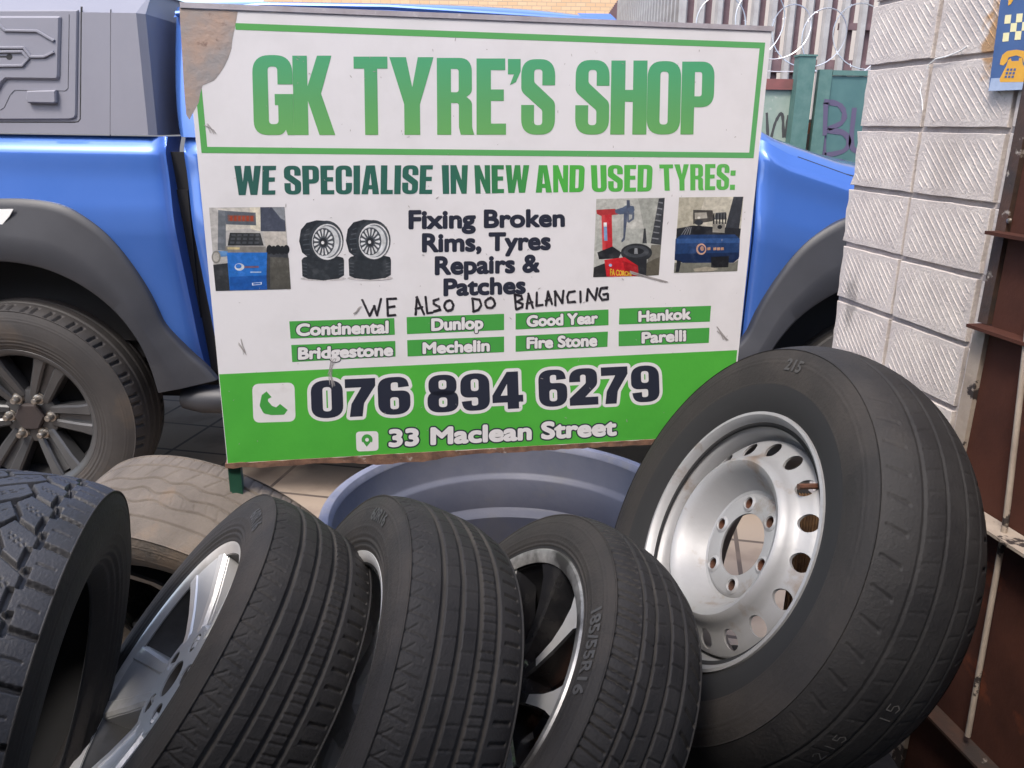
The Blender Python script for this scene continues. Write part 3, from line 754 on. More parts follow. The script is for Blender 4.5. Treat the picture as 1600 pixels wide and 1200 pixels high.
fl.poly([(u0, z0), (u1, z0), (u1, z0 + th), (u0, z0 + th)], .0005); fl.poly([(u1 - th, z0 + th), (u1, z0 + th), (u1, z1), (u1 - th, z1)], .0005)
fl.poly([(pu, z1 - th), (u1 - th, z1 - th), (u1 - th, z1), (pu, z1)], .0005); fl.poly([(u0, z0 + th), (u0 + th, z0 + th), (u0 + th, pz), (u0 + .002, pz - .01), (u0, pz - .03)], .0005)
m_gb = grad_mat('green_border_print', 0, [(0, lin('5aa65a')), (1, lin('5ea868'))], 0, SW)
fl.done('border', m_gb)
fl = Flat()
zb1 = sp(336, 585)[1]; ub = sp(1152, 547)[0]
fl.poly([(.005, ZB + .008), (ub, ZB + .009), (ub, sp(1152, 547)[1]), (.005, zb1)], .0005)
fl.done('green_band', m_gv)
m_gbox = mat('green_box_print', lin('459b45'), rough=.42, col2=lin('4aa24a'), scale=6)
fl = Flat()
boxes = [[(452, 502), (616, 497), (617, 523), (454, 529)], [(455, 539), (617.6, 532.6), (618, 557), (456.6, 565.6)], [(635.4, 495.5), (787.6, 490.3), (787.6, 515.6), (636, 522)], [(636, 531.4), (787.6, 525.8), (787.6, 550), (636.8, 557)],
         [(805.5, 489.5), (950.7, 483.5), (950.7, 508), (805.5, 514.8)], [(805.5, 524.7), (949.8, 518), (949, 541.8), (805.5, 549.5)], [(967.7, 482), (1111, 477.7), (1109, 502.4), (967, 507)], [(966.6, 517.6), (1108.5, 512), (1107.4, 535.7), (966.6, 541)]]
for b in boxes: fl.px(b, .0006)
fl.done('name_box', m_gbox)

# headline
zhi, zlo = sp(393, 86)[1], sp(400, 211)[1]
m_head = grad_mat('headline_gradient', 2, [(0, lin('6aaa62')), (.45, lin('5fa468')), (1, lin('52a578'))], zlo, zhi)
fl = Flat()
for ch, a, b in (('G', 394.5, 457), ('K', 457.5, 522), ('T', 553, 606), ('Y', 609, 678), ('R', 683, 741), ('E', 745, 791), ("'", 794, 814), ('S', 815, 868), ('S', 900, 953), ('H', 955.5, 1012), ('O', 1012.5, 1065), ('P', 1066, 1117)):
    t = (a - 394) / 723
    text_line(fl, ch, (a + 2.5 - t * 6, 211 - t * 1), (b + 2.5 - t * 6, 211 - t * 1), (a - 1 + t * 1, 86 + t * 11), (b - 1 + t, 86 + t * 11), .0007, vf=glyph(ch))
fl.done('headline', m_head)
m_sub = grad_mat('subline_gradient', 0, [(0, lin('2d5a55')), (.42, lin('2f6658')), (.5, lin('357a50')), (.62, lin('4fae48')), (1, lin('62b45c'))], 0, SW)
fl = Flat()
for wd_, a, b, bl_, br_, tl_, tr_ in (('WE', 366, 431, 305, 304, 259, 259), ('SPECIALISE', 443, 676, 304, 303, 259, 258), ('IN', 690, 730, 303, 302.5, 258, 258), ('NEW', 741, 826, 302.5, 301, 258, 258), ('AND', 835, 913, 301, 300, 258, 258), ('USED', 923, 1019, 300, 299, 258, 257.5), ('TYRES:', 1030, 1149, 298, 296.5, 257, 256)):
    text_line(fl, wd_, (a + 2, bl_), (b - 1, br_), (a, tl_), (b + 1, tr_), .0007, vf=word(wd_))
fl.done('subline', m_sub)
fl = Flat()
for body, a, b, c, d_, e, f in (('Fixing Broken', 640, 881, 356.6, 352.8, 330, 328), ('Rims, Tyres', 661, 859, 392.8, 389, 366, 363.5), ('Repairs &', 681, 842, 428.3, 424, 402, 398.5), ('Patches', 694.5, 820, 461.3, 457.5, 436.6, 433)):
    text_line(fl, body, (a, c), (b, d_), (a, e), (b, f), .0008, dil=.0022)
fl.done('service_text', m_ink)
# brand names: dark outline below white fill
names = [('Continental', 464, 606, 524, 519.6, 507, 502), ('Bridgestone', 467, 613, 560.8, 555, 544, 538), ('Dunlop', 675, 754, 516, 513, 498.5, 495.5), ('Mechelin', 661.5, 764, 552, 548, 536, 531.5), ('Good Year', 824, 933, 509.8, 504.8, 494, 488.5), ('Fire Stone', 824, 932, 544, 540, 528, 523), ('Hankok', 998.5, 1078.5, 502, 498, 487, 482.5), ('Parelli', 1003.5, 1071, 535.7, 532, 520, 516)]
fl = Flat(); fl2 = Flat()
for body, a, b, c, d_, e, f in names:
    text_line(fl, body, (a, c), (b, d_), (a, e), (b, f), .0008, dil=.0034, n=12)
    text_line(fl2, body, (a, c), (b, d_), (a, e), (b, f), .0011, dil=.0017, n=8)
for body, a, b, c, d_, e, f in [('33 Maclean Street', 609, 962, 697, 679, 672.5, 655)]:
    text_line(fl, body, (a, c), (b, d_), (a, e), (b, f), .0008, dil=.0056, n=14)
    text_line(fl2, body, (a, c), (b, d_), (a, e), (b, f), .0011, dil=.0026, n=10)
fl.done('name_outline', m_ink); fl2.done('name_lettering', m_printw)
fl = Flat(); fl2 = Flat()
for ch, a, b in (('0', 486, 536), ('7', 539.5, 587), ('6', 590.5, 641), ('8', 667.5, 716), ('9', 719.5, 765), ('4', 769, 817), ('6', 841.5, 886), ('2', 889.5, 934), ('7', 939.5, 981), ('9', 986, 1030)):
    t = (a - 486) / 544; t2 = (b - 486) / 544
    q = ((a + 1, 654.5 - 27.5 * t), (b + 1, 654.5 - 27.5 * t2), (a - 1, 595 - 25 * t), (b - 1, 595 - 25 * t2))
    text_line(fl, ch, *q, .0008, dil=.0070, n=16, vf=glyph(ch)); text_line(fl2, ch, *q, .0011, vf=glyph(ch))
fl.done('number_outline', m_printw); fl2.done('phone_number', m_ink)
# icons
def rsq(c, r): return [sp(*p) for p in rounded([(x, y, r) for x, y in c])]
fl = Flat(); fl.poly(rsq([(394, 600), (460, 597.5), (462, 658.5), (396, 660.5)], 11), .0007, 0)
cx, cy = 441, 622
hs = []
for k in range(17):
    a = math.radians(192 - 117 * k / 16 * 1.0); hs.append((cx - 2 + 31 * math.cos(a), cy + 7 - 0 + 31 * math.sin(a) * .98))
H = rounded([(416.5, 611.5), (409, 617), (405.5, 634, 6), (412, 646, 6), (424, 648.5, 6), (444, 648, 3), (449.5, 640.5), (437.5, 631), (431.5, 636.5, 2), (425, 634, 3), (418.5, 626.5, 3), (419, 623, 2), (424.5, 620.5)], 4)
fl.px(H, .0010, 1); fl.done('phone_icon', [m_printw, m_gbox])
fl = Flat(); fl.poly(rsq([(556, 674.5), (591, 673.5), (591.5, 704), (557, 705.5)], 6), .0007, 0)
pin = [(573, 698), (567, 690)] + [(573.5 + 8.6 * math.cos(math.radians(a)), 687 + 8.6 * math.sin(math.radians(a))) for a in range(150, 391, 15)] + [(579.5, 690)]
fl.px(pin, .0010, 1); fl.px([(573.5 + 3 * math.cos(a), 687 + 3 * math.sin(a)) for a in np.arange(12) * PI / 6], .0012, 0); fl.done('pin_icon', [m_printw, m_gbox])

# hand-written line
def strokes(fl, lines_, wpx, d, mi=0, jit=.7):
    k = 0
    for ln in lines_:
        for (x0, y0), (x1, y1) in zip(ln[:-1], ln[1:]):
            for rep in range(2):
                a = np.array([x0, y0]) + rng.normal(0, jit, 2); b = np.array([x1, y1]) + rng.normal(0, jit, 2)
                t = (b - a); L = np.hypot(*t) or 1; t /= L; nn = np.array([-t[1], t[0]]) * wpx / 2 * (1 if rep == 0 else .7)
                a2, b2 = a - t * wpx * .3, b + t * wpx * .3
                q = [sp(*(a2 + nn * .8)), sp(*(a + nn)), sp(*(b + nn)), sp(*(b2 + nn * .6)), sp(*(b2 - nn * .6)), sp(*(b - nn)), sp(*(a - nn)), sp(*(a2 - nn * .7))]
                fl.mb.add([(u, -(d + k * 3e-6) * .4, z) for u, z in q], [tuple(range(8))], mi); k += 1
def cr(pts, ox, oy, s): return [(ox + x / s, oy + y / s) for x, y in pts]
def arc(cx, cy, rx, ry, n=12): return [(cx + rx * math.cos(2 * PI * k / n + .6), cy + ry * math.sin(2 * PI * k / n + .6)) for k in range(n + 1)]
hw = []
for p in ([(1035, 750), (1085, 855), (1115, 790), (1135, 855), (1160, 745)], [(1200, 745), (1202, 855), (1255, 852)], [(1200, 745), (1260, 743)], [(1200, 800), (1248, 795)]): hw.append(cr(p, 320, 290, 4.21))
for p in ([(155, 1075), (168, 925), (228, 1072)], [(155, 1025), (215, 1015)], [(242, 925), (255, 1062), (298, 1058)], [(350, 942), (305, 958), (308, 985), (352, 1008), (360, 1035), (310, 1050)], arc(432, 1000, 38, 44),
          [(628, 940), (636, 1050)], [(625, 940), (688, 950), (705, 990), (680, 1035), (635, 1050)], arc(778, 978, 40, 42), [(988, 905), (995, 1030)], [(985, 908), (1038, 920), (1045, 945), (1000, 965), (1050, 985), (1045, 1012), (995, 1030)],
          [(1082, 1022), (1097, 900), (1135, 1018)], [(1082, 985), (1128, 975)], [(1165, 888), (1166, 1000), (1212, 994)], [(1240, 995), (1257, 880), (1296, 990)], [(1243, 960), (1288, 945)], [(1320, 1000), (1315, 880), (1380, 978), (1387, 878)],
          [(1485, 882), (1432, 890), (1415, 930), (1430, 970), (1485, 968)], [(1530, 878), (1530, 972)]): hw.append(cr(p, 620, 290, 5.333))
for p in ([(160, 815), (165, 735), (215, 810), (225, 728)], [(297, 728), (252, 730), (240, 775), (258, 805), (297, 802), (298, 768), (265, 770)]): hw.append(cr(p, 880, 280, 4.286))
fl = Flat(); strokes(fl, hw, 3.6, .0013, jit=.45); fl.done('handwritten_lettering', m_marker)

# printed pictures ------------------------------------------------
PM = {}
def ink(h, rough=.4):
    if h not in PM:
        c = lin(h); PM[h] = mat('print_' + h, c, rough=rough, col2=tuple(x * .62 for x in c), scale=110, lo=.4, hi=.75, col3=tuple(min(1, x * 1.25 + .03) for x in c), scale3=45, lo3=.52, hi3=.72)
    return PM[h]
class Pic:
    def __init__(s, ox, oy, sc): s.fl = Flat(); s.o = (ox, oy, sc); s.m = []; s.k = 0
    def p(s, h, pts):
        if h not in s.m: s.m.append(h)
        s.fl.px([(s.o[0] + x / s.o[2], s.o[1] + y / s.o[2]) for x, y in pts], .0006 + s.k * 1.2e-5, s.m.index(h)); s.k += 1; return s
    def e(s, h, cx, cy, rx, ry, n=28, rot=0): return s.p(h, [(cx + rx * math.cos(2 * PI * k / n) * math.cos(rot) - ry * math.sin(2 * PI * k / n) * math.sin(rot), cy + rx * math.cos(2 * PI * k / n) * math.sin(rot) + ry * math.sin(2 * PI * k / n) * math.cos(rot)) for k in range(n)])
    def r(s, h, x0, y0, x1, y1, sk=0): return s.p(h, [(x0, y0), (x1, y0), (x1 + sk, y1), (x0 + sk, y1)])
    def done(s, name): return s.fl.done(name, [ink(h) for h in s.m])
# wheel balancer (crop origin 320,290 scale 4.21)
c = Pic(320, 290, 4.21)
c.p('b8b6b4', [(28, 145), (525, 140), (566, 680), (72, 694)]).p('c9c5bd', [(88, 150), (300, 145), (300, 280), (92, 300)]).p('dcd6c4', [(296, 144), (370, 142), (365, 300), (300, 285)])
c.p('4a5060', [(365, 142), (524, 141), (533, 302), (368, 300)]).p('8a8f96', [(440, 142), (524, 141), (528, 230), (500, 215)]).p('6c727a', [(88, 160), (138, 165), (140, 430), (85, 425)]).p('5d646e', [(130, 165), (335, 178), (338, 262), (140, 255)]).p('7b5a55', [(150, 192), (325, 196), (327, 238), (152, 234)])
for k in range(6): c.r('a0452f', 165 + 27 * k, 200, 183 + 27 * k, 232)
c.p('c2bdb6', [(380, 305), (534, 302), (548, 460), (420, 465)]).p('2f3236', [(165, 310), (365, 312), (388, 395), (150, 395)])
for k in range(5):
    for j in range(3): c.r('4d5157', 175 + 40 * k - 4 * j, 318 + 25 * j, 202 + 40 * k - 4 * j, 332 + 25 * j)
c.p('85827d', [(135, 398), (400, 400), (405, 440), (138, 442)]).p('c9b98c', [(150, 405), (230, 406), (230, 420), (150, 420)])
c.p('3e4147', [(405, 425), (546, 440), (566, 680), (405, 684)]).p('55544f', [(430, 470), (552, 475), (566, 680), (430, 680)])
for k in range(5): c.e('24272b', 425 + 28 * k, 420 + 5 * (k % 2), 20, 30)
c.p('5a86b8', [(60, 430), (150, 430), (150, 465), (70, 470)]).p('2a6fc4', [(145, 440), (410, 440), (405, 610), (410, 684), (165, 690)]).p('1f58a8', [(165, 600), (405, 590), (410, 684), (165, 690)])
c.p('33363a', [(55, 520), (150, 510), (165, 690), (72, 692)]).e('8c8a86', 75, 470, 30, 42).e('b9b6b0', 75, 470, 20, 30).e('c7cdd6', 228, 535, 32, 24).e('2a6fc4', 222, 530, 20, 15).p('7a5a6a', [(260, 530), (355, 528), (355, 540), (260, 542)])
c.p('c7d2e6', [(310, 640), (375, 634), (375, 650), (312, 657)]).p('1f58a8', [(318, 642), (368, 638), (368, 647), (319, 652)]).p('a8bede', [(300, 565), (372, 565), (372, 573), (300, 573)])
c.done('balancer_picture')
# stacked wheels
c = Pic(320, 290, 4.21)
for dx, dy in ((0, 0), (308, -4)):
    c.e('c9c6c8', 780 + dx, 612 + dy, 150, 16)
    c.p('33383e', [(637 + dx, 490 + dy), (645 + dx, 478 + dy), (910 + dx, 474 + dy), (916 + dx, 490 + dy), (916 + dx, 590 + dy), (880 + dx, 612 + dy), (780 + dx, 624 + dy), (680 + dx, 614 + dy), (642 + dx, 596 + dy)])
    for k in range(4):
        c.p('5b6067', [(640 + dx, 510 + 22 * k + dy), (672 + dx, 516 + 22 * k + dy), (672 + dx, 520 + 22 * k + dy), (640 + dx, 514 + 22 * k + dy)]).p('5b6067', [(882 + dx, 516 + 22 * k + dy), (914 + dx, 508 + 22 * k + dy), (914 + dx, 512 + 22 * k + dy), (882 + dx, 520 + 22 * k + dy)])
    c.e('2c3137', 778 + dx, 478 + dy, 132, 18)
    c.p('2e333a', [(735 + dx, 228 + dy), (800 + dx, 232 + dy), (780 + dx, 490 + dy), (700 + dx, 488 + dy), (640 + dx, 440 + dy), (620 + dx, 365 + dy), (632 + dx, 290 + dy), (670 + dx, 245 + dy)])
    for k in range(6): c.p('4c525a', [(640 + dx + 10 * abs(k - 2.5), 290 + 32 * k + dy), (690 + dx, 280 + 34 * k + dy), (690 + dx, 286 + 34 * k + dy), (640 + dx + 10 * abs(k - 2.5), 298 + 32 * k + dy)])
    c.e('3a4047', 800 + dx, 362 + dy, 113, 132).e('dcdde0', 805 + dx, 370 + dy, 100, 118).e('6a7078', 808 + dx, 368 + dy, 88, 108).e('cfd2d6', 795 + dx, 370 + dy, 88, 104).e('4a5058', 782 + dx, 370 + dy, 72, 92)
    for k in range(15):
        a = 2 * PI * k / 15; x, y = 780 + dx, 372 + dy
        c.p('dfe1e4', [(x + 24 * math.cos(a), y + 28 * math.sin(a)), (x + 60 * math.cos(a - .12), y + 80 * math.sin(a - .12)), (x + 66 * math.cos(a), y + 88 * math.sin(a)), (x + 60 * math.cos(a + .12), y + 80 * math.sin(a + .12))])
    c.e('555b63', 780 + dx, 373 + dy, 34, 40).e('2a2e34', 779 + dx, 374 + dy, 26, 31).e('e8e8ea', 776 + dx, 375 + dy, 10, 11)
c.done('stacked_wheels_picture')
# tyre changer (origin 880,280 scale 4.286)
c = Pic(880, 280, 4.286)
c.p('bcbdb8', [(222, 132), (680, 124), (640, 642), (200, 656)]).p('a3a6a0', [(500, 128), (640, 125), (590, 430), (560, 430)]).p('adb0ab', [(230, 330), (560, 330), (560, 480), (215, 480)]).p('77756c', [(590, 440), (655, 440), (640, 642), (540, 648)]).p('5e5a50', [(560, 560), (645, 520), (640, 642), (540, 648)])
c.p('3d4046', [(640, 128), (680, 125), (655, 440), (585, 430)])
for k in range(7): c.p('82858a', [(638 - 7 * k, 150 + 40 * k), (668 - 5 * k, 156 + 40 * k), (667 - 5 * k, 164 + 40 * k), (637 - 7 * k, 158 + 40 * k)])
c.p('b03a3e', [(222, 205), (345, 198), (368, 212), (368, 236), (255, 246), (225, 232)]).p('bf2f38', [(256, 240), (325, 236), (330, 470), (262, 474)]).p('d0494c', [(256, 240), (280, 240), (284, 470), (262, 474)]).p('7ea3cc', [(270, 290), (292, 290), (296, 412), (274, 412)]).p('f0f2f4', [(270, 290), (290, 290), (291, 318), (271, 318)])
c.p('55627a', [(345, 205), (395, 190), (420, 175), (472, 180), (478, 205), (470, 225), (380, 236), (350, 228)]).p('4b5468', [(425, 140), (445, 140), (448, 190), (425, 190)]).p('505a70', [(405, 225), (432, 228), (412, 405), (392, 424), (388, 412), (402, 390)]).p('5d667a', [(430, 220), (476, 222), (474, 268), (440, 292), (428, 285)]).p('b0b2ae', [(440, 236), (462, 238), (460, 262), (440, 276)])
c.p('23252a', [(228, 490), (330, 450), (390, 490), (370, 530), (240, 536)]).e('2e3136', 490, 492, 105, 62).e('43474d', 488, 484, 86, 40).e('24272c', 486, 482, 54, 22).p('8f9398', [(478, 462), (496, 462), (500, 500), (474, 500)]).p('3a3d42', [(540, 330), (552, 330), (560, 430), (530, 430)]).p('2a2c31', [(400, 520), (560, 540), (555, 648), (500, 650)]).p('2b2b2e', [(205, 590), (285, 560), (300, 652), (200, 656)])
c.p('c3222c', [(275, 540), (410, 522), (500, 580), (505, 648), (290, 653)]).p('a01822', [(400, 548), (500, 580), (505, 648), (420, 650)]).e('9ab0d8', 316, 576, 11, 10)
c.done('changer_picture')
fl = Flat(); text_line(fl, 'FA CORCHI', (880 + 315 / 4.286, 280 + 644 / 4.286), (880 + 455 / 4.286, 280 + 646 / 4.286), (880 + 315 / 4.286, 280 + 600 / 4.286), (880 + 455 / 4.286, 280 + 622 / 4.286), .0012, dil=.0005, n=6); fl.done('picture_caption', ink('d8b23a'))
# compressor
c = Pic(880, 280, 4.286)
c.p('c6c2b4', [(776, 122), (1207, 117), (1165, 615), (740, 628)]).p('b3af9f', [(776, 122), (950, 120), (880, 330), (765, 330)]).p('3b3f47', [(1140, 118), (1206, 117), (1175, 350), (1080, 345)]).p('4c4a48', [(870, 205), (1000, 208), (1010, 280), (870, 300)]).p('a8a59c', [(880, 225), (960, 222), (965, 260), (882, 268)])
c.p('2a2d33', [(760, 330), (870, 310), (1190, 330), (1180, 400), (755, 420)]).e('202329', 908, 348, 40, 40).e('33373d', 908, 290, 28, 18).e('dcdad2', 908, 258, 10, 8).p('8b8982', [(1000, 275), (1085, 290), (1080, 360), (1000, 355)]).p('55585c', [(1020, 225), (1090, 220), (1095, 270), (1010, 270)]).e('24272c', 1048, 320, 16, 14)
for k in range(5): c.p('1d2024', [(1005 + 20 * k, 228), (1013 + 20 * k, 228), (1011 + 20 * k, 300), (1003 + 20 * k, 300)])
for k in range(4): c.p('7d8086', [(770 + 22 * k, 400), (776 + 22 * k, 400), (830 + 10 * k, 320), (824 + 10 * k, 320)])
c.p('24406e', [(752, 400), (790, 372), (1150, 370), (1183, 400), (1178, 520), (1140, 560), (800, 560), (745, 540)]).p('35578e', [(760, 398), (1180, 395), (1182, 425), (756, 430)]).p('182c50', [(748, 500), (1178, 490), (1175, 530), (1140, 560), (800, 560), (745, 540)])
c.p('77786f', [(745, 560), (800, 560), (1140, 562), (1172, 540), (1165, 615), (740, 628)]).p('1c1f25', [(990, 520), (1110, 515), (1105, 590), (990, 592)]).p('22252b', [(760, 545), (790, 548), (775, 620), (752, 622)]).p('a19c8e', [(870, 600), (960, 585), (1040, 600), (1000, 616), (880, 618)])
c.e('c9a08c', 924, 468, 34, 38).e('24406e', 926, 468, 24, 27).e('b08a78', 930, 464, 13, 16)
for x in (965, 1005, 1030, 1055): c.p('b88f74', [(x, 458), (x + 20, 456), (x + 20, 474), (x, 476)])
c.done('compressor_picture')
# scuffs and specks on the vinyl
fl = Flat()
for k in range(150):
    u, z = rng.uniform(.02, SW - .02), rng.uniform(ZB + .03, ZT - .03); s = rng.uniform(.0004, .0012); a = rng.uniform(0, PI); e = rng.uniform(1, 3.5)
    pts = [(u + s * e * math.cos(t) * math.cos(a) - s * .6 * math.sin(t) * math.sin(a), z + s * e * math.cos(t) * math.sin(a) + s * .6 * math.sin(t) * math.cos(a)) for t in np.arange(7) * 2 * PI / 7]
    fl.mb.add([(p, -.0007, q) for p, q in pts], [tuple(range(7))])
for p in ([(520, 560), (516, 580), (521, 600)], [(985, 425), (1040, 440)], [(322, 195), (333, 208)], [(375, 535), (383, 553)], [(1118, 510), (1135, 530)], [(560, 480), (553, 492)]):
    for j in range(4):
        strokes(fl, [[(x + rng.normal(0, 2.5), y + rng.normal(0, 2.5)) for x, y in p]], .8, .0017, 0, .8)
fl.done('speck_pattern', mat('scuff_grey', (.34, .32, .32), rough=.8))

# ------------------------------------------------------------------ plastic tub
tubx, tuby = .005, 1.755
tub = thing('plastic_tub', 'large round blue grey plastic tub half hidden under the sign', 'tub', loc=(tubx, tuby, GZ))
mb = MB()
pr = [(.001, .012), (.33, .012), (.338, .03), (.356, .200), (.362, .206), (.378, .212), (.384, .218), (.392, .300), (.396, .306), (.408, .310), (.412, .316), (.420, .388), (.424, .396), (.430, .400), (.440, .401), (.446, .397), (.447, .388), (.444, .378), (.437, .372), (.431, .376), (.424, .31), (.40, .30), (.394, .215), (.37, .20), (.348, .0), (.001, .0)]
pr = [(r, z + .12 if z > .1 else z) for r, z in pr]; mb.lathe(pr[:12] + pr[20:], 128); mb.build('tub_body', m_tub, tub)
mb = MB(); mb.lathe([(r, z + .12) for r, z in [(.4195, .386), (.4225, .396), (.427, .403), (.438, .4055), (.449, .402), (.4515, .393), (.449, .378), (.445, .370), (.437, .368), (.430, .374)]], 128); mb.build('rolled_rim', mat('pale_tub_rim', (.24, .245, .30), rough=.5, col2=(.17, .175, .22), scale=9, col3=(.25, .24, .24), scale3=14, lo3=.56, hi3=.7, bump=.2), tub)  # rim plastic set paler than the tub body
for k in (-1, 1):
    mb = MB(); mb.box((-.06, -.012, .48), (.06, .028, .503)); o = mb.build('handle', m_tub, tub); o.rotation_euler = (0, 0, PI / 2 * k - .35); o.location = (.447 * math.cos(-.35 + PI * (k < 0)), .447 * math.sin(-.35 + PI * (k < 0)), 0)

# ------------------------------------------------------------------ ribbed block wall, gate, poster
WK = .86
W0 = np.array([.92 * WK, 2.25 * WK, 0.]); WT = np.array([.182, -.983, 0]); WT /= np.linalg.norm(WT); WN = np.array([WT[1], -WT[0], 0])   # WN points to -X
def wp(x, y, off=0.):
    d = ray(x, y); q0 = W0 + WN * off; t = ((q0 - O3) @ WN) / (d @ WN); q = O3 + t * d
    return float((q - W0) @ WT), float(q[2])
WM = M4(((WT[0], -WN[0], 0, W0[0]), (WT[1], -WN[1], 0, W0[1]), (0, 0, 1, 0), (0, 0, 0, 1)))   # local x along wall toward camera, y into the wall, z up
wall = thing('block_pillar', 'whitish wall of ribbed concrete blocks with diagonal ridges and wide joints', 'wall', mw=WM)
bh, bw = .152 * WK, None
zj = [CZ + WK * .004 + k * bh for k in range(-11, 14)]
tj = [-.043 * WK, .222 * WK, .500 * WK, .778 * WK, 1.06 * WK, 1.34 * WK]
core = MB(); core.box((tj[0] + .008, .0085, GZ), (tj[-1], .34, zj[-1])); core.build('mortar_core', m_mortar, wall)
mb = MB(); jt = .0085
for i in range(len(zj) - 1):
    if zj[i] < GZ - .02: continue
    for j in range(len(tj) - 1):
        jx = rng.normal(0, .0022, 8); rag = (j == 0 and i < 11)
        x0, x1 = tj[j] + jt * .6, tj[j + 1] - jt * .6; z0, z1 = zj[i] + jt * .8, zj[i + 1] - jt * .5
        if j == 0: x0 += rng.uniform(-.006, .012) + (.012 if i in (8, 7) else 0)
        y = rng.normal(0, .0012)
        # face with a chamfer, slightly irregular outline
        n1, n2 = 8, 5; per = [(x0 + (x1 - x0) * k / n1, z0) for k in range(n1)] + [(x1, z0 + (z1 - z0) * k / n2) for k in range(n2)] + [(x1 - (x1 - x0) * k / n1, z1) for k in range(n1)] + [(x0, z1 - (z1 - z0) * k / n2) for k in range(n2)]
        s = .0028 if rag else .0007
        per = [(a + (rng.normal(0, s) if (a < x0 + .001) else rng.normal(0, .0005)), b + rng.normal(0, .0005)) for a, b in per]
        mb.prism(per, .016, y, lambda a, b, d: (a, d, b), bevel=.0010)
        # diagonal ribs clipped to the inner rectangle
        mx, mz = .012, .010; X0, X1, Z0, Z1 = x0 + mx, x1 - mx, z0 + mz, z1 - mz
        wd_, hg = (X1 - X0), (Z1 - Z0); sl = hg / wd_ * (1.0 if j != 0 else 1.0); sl = .92
        nr = 19; off = rng.uniform(-.3, .3)
        for k in range(-nr, nr):
            # line: z = Zc - sl*(x - xc)
            c = Z0 + hg / 2 + (k + off * .1) * (hg + sl * wd_) / 16.0
            pts = []
            for X in (X0, X1):
                Z = c - sl * (X - (X0 + X1) / 2)
                if Z0 <= Z <= Z1: pts.append((X, Z))
            for Z in (Z0, Z1):
                X = (c - Z) / sl + (X0 + X1) / 2
                if X0 < X < X1: pts.append((X, Z))
            if len(pts) < 2: continue
            pts.sort(); (a0, b0), (a1, b1) = pts[0], pts[-1]
            if math.hypot(a1 - a0, b1 - b0) < .012: continue
            L = math.hypot(a1 - a0, b1 - b0); nx, nz_ = -(b1 - b0) / L, (a1 - a0) / L; hwid = .0018; ht = .0011
            m_ = 5; ring = []
            for q in range(m_ + 1):
                t = q / m_; cxx = a0 + (a1 - a0) * t + rng.normal(0, .0003); cz = b0 + (b1 - b0) * t + rng.normal(0, .0003); hh = ht * (.75 + .4 * rng.random()) * (.25 if q in (0, m_) else 1)
                ring += [(cxx - nx * hwid, y + .0005, cz - nz_ * hwid), (cxx - nx * hwid * .35, y - hh, cz - nz_ * hwid * .35), (cxx + nx * hwid * .35, y - hh, cz + nz_ * hwid * .35), (cxx + nx * hwid, y + .0005, cz + nz_ * hwid)]
            mb.add(ring, [(4 * q + s_, 4 * q + s_ + 1, 4 * q + s_ + 5, 4 * q + s_ + 4) for q in range(m_) for s_ in range(3)])
def add_stain(m, c, rad, colr):
    n = m.node_tree.nodes; l = m.node_tree.links; b = n['Principled BSDF']; src = b.inputs['Base Color'].links[0].from_socket
    tc = n.new('ShaderNodeTexCoord'); mp = n.new('ShaderNodeMapping'); mp.inputs['Location'].default_value = (-c[0], 0, -c[1] * .45); mp.inputs['Scale'].default_value = (1, 0, .45); l.new(tc.outputs['Object'], mp.inputs[0])
    ln = n.new('ShaderNodeVectorMath'); ln.operation = 'LENGTH'; l.new(mp.outputs[0], ln.inputs[0])
    ns = n.new('ShaderNodeTexNoise'); ns.inputs['Scale'].default_value = 40; ns.inputs['Detail'].default_value = 6; l.new(tc.outputs['Object'], ns.inputs['Vector'])
    ad = n.new('ShaderNodeMath'); ad.operation = 'MULTIPLY_ADD'; l.new(ns.outputs['Fac'], ad.inputs[0]); ad.inputs[1].default_value = .06; l.new(ln.outputs['Value'], ad.inputs[2])
    r = n.new('ShaderNodeMapRange'); r.inputs[1].default_value = rad + .03; r.inputs[2].default_value = rad * .55 + .03; l.new(ad.outputs[0], r.inputs[0])
    mx = n.new('ShaderNodeMix'); mx.data_type = 'RGBA'; l.new(r.outputs[0], mx.inputs[0]); l.new(src, mx.inputs[6]); mx.inputs[7].default_value = (*colr, 1); l.new(mx.outputs[2], b.inputs['Base Color'])
add_stain(m_block, wp(1552, 60), .032, (.38, .23, .12)); add_stain(m_block, wp(1330, 470), .03, (.30, .27, .25)); add_stain(m_block, wp(1480, 250), .05, (.44, .39, .36))
mb.build('ribbed_blocks', m_block, wall, fixn=False)
# stray wire on the wall
wire = MB(); pts = [wp(x, y, .006) for x, y in [(1512, 72), (1500, 80), (1480, 88), (1462, 92), (1452, 100), (1449, 108)]]
wire.tube([(a, -.006, b) for a, b in pts], .0014, 6); pts = [wp(x, y, .006) for x, y in [(1440, 128), (1437, 142), (1440, 156), (1441, 172)]]
wire.tube([(a, -.005, b) for a, b in pts], .0010, 6); wire.build('stray_wire', m_white, wall)
# piece of board behind the steel wheel
YB = 1.66; c0, c1 = at(1234, 900, Y=YB), at(1290, 775, Y=YB)
card = thing('cardboard_sheet', 'brown corrugated board seen through the vent holes of the steel wheel', 'board', loc=(c0[0], YB, GZ))
mb = MB(); nn = 48; wdc = c1[0] - c0[0] + .05
P = [[(wdc * i / nn, .004 * math.sin(i * 2.1) + .0, z) for z in (0, (c1[2] - GZ) * .5, c1[2] - GZ)] for i in range(nn + 1)]
mb.grid(P); mb.grid([[(x, y + .012, z) for x, y, z in r] for r in P]); mb.build('corrugated_sheet', mat('brown_board', (.27, .155, .075), rough=.9, col2=(.15, .085, .045), scale=40, lo=.4, hi=.6), card, fixn=False)
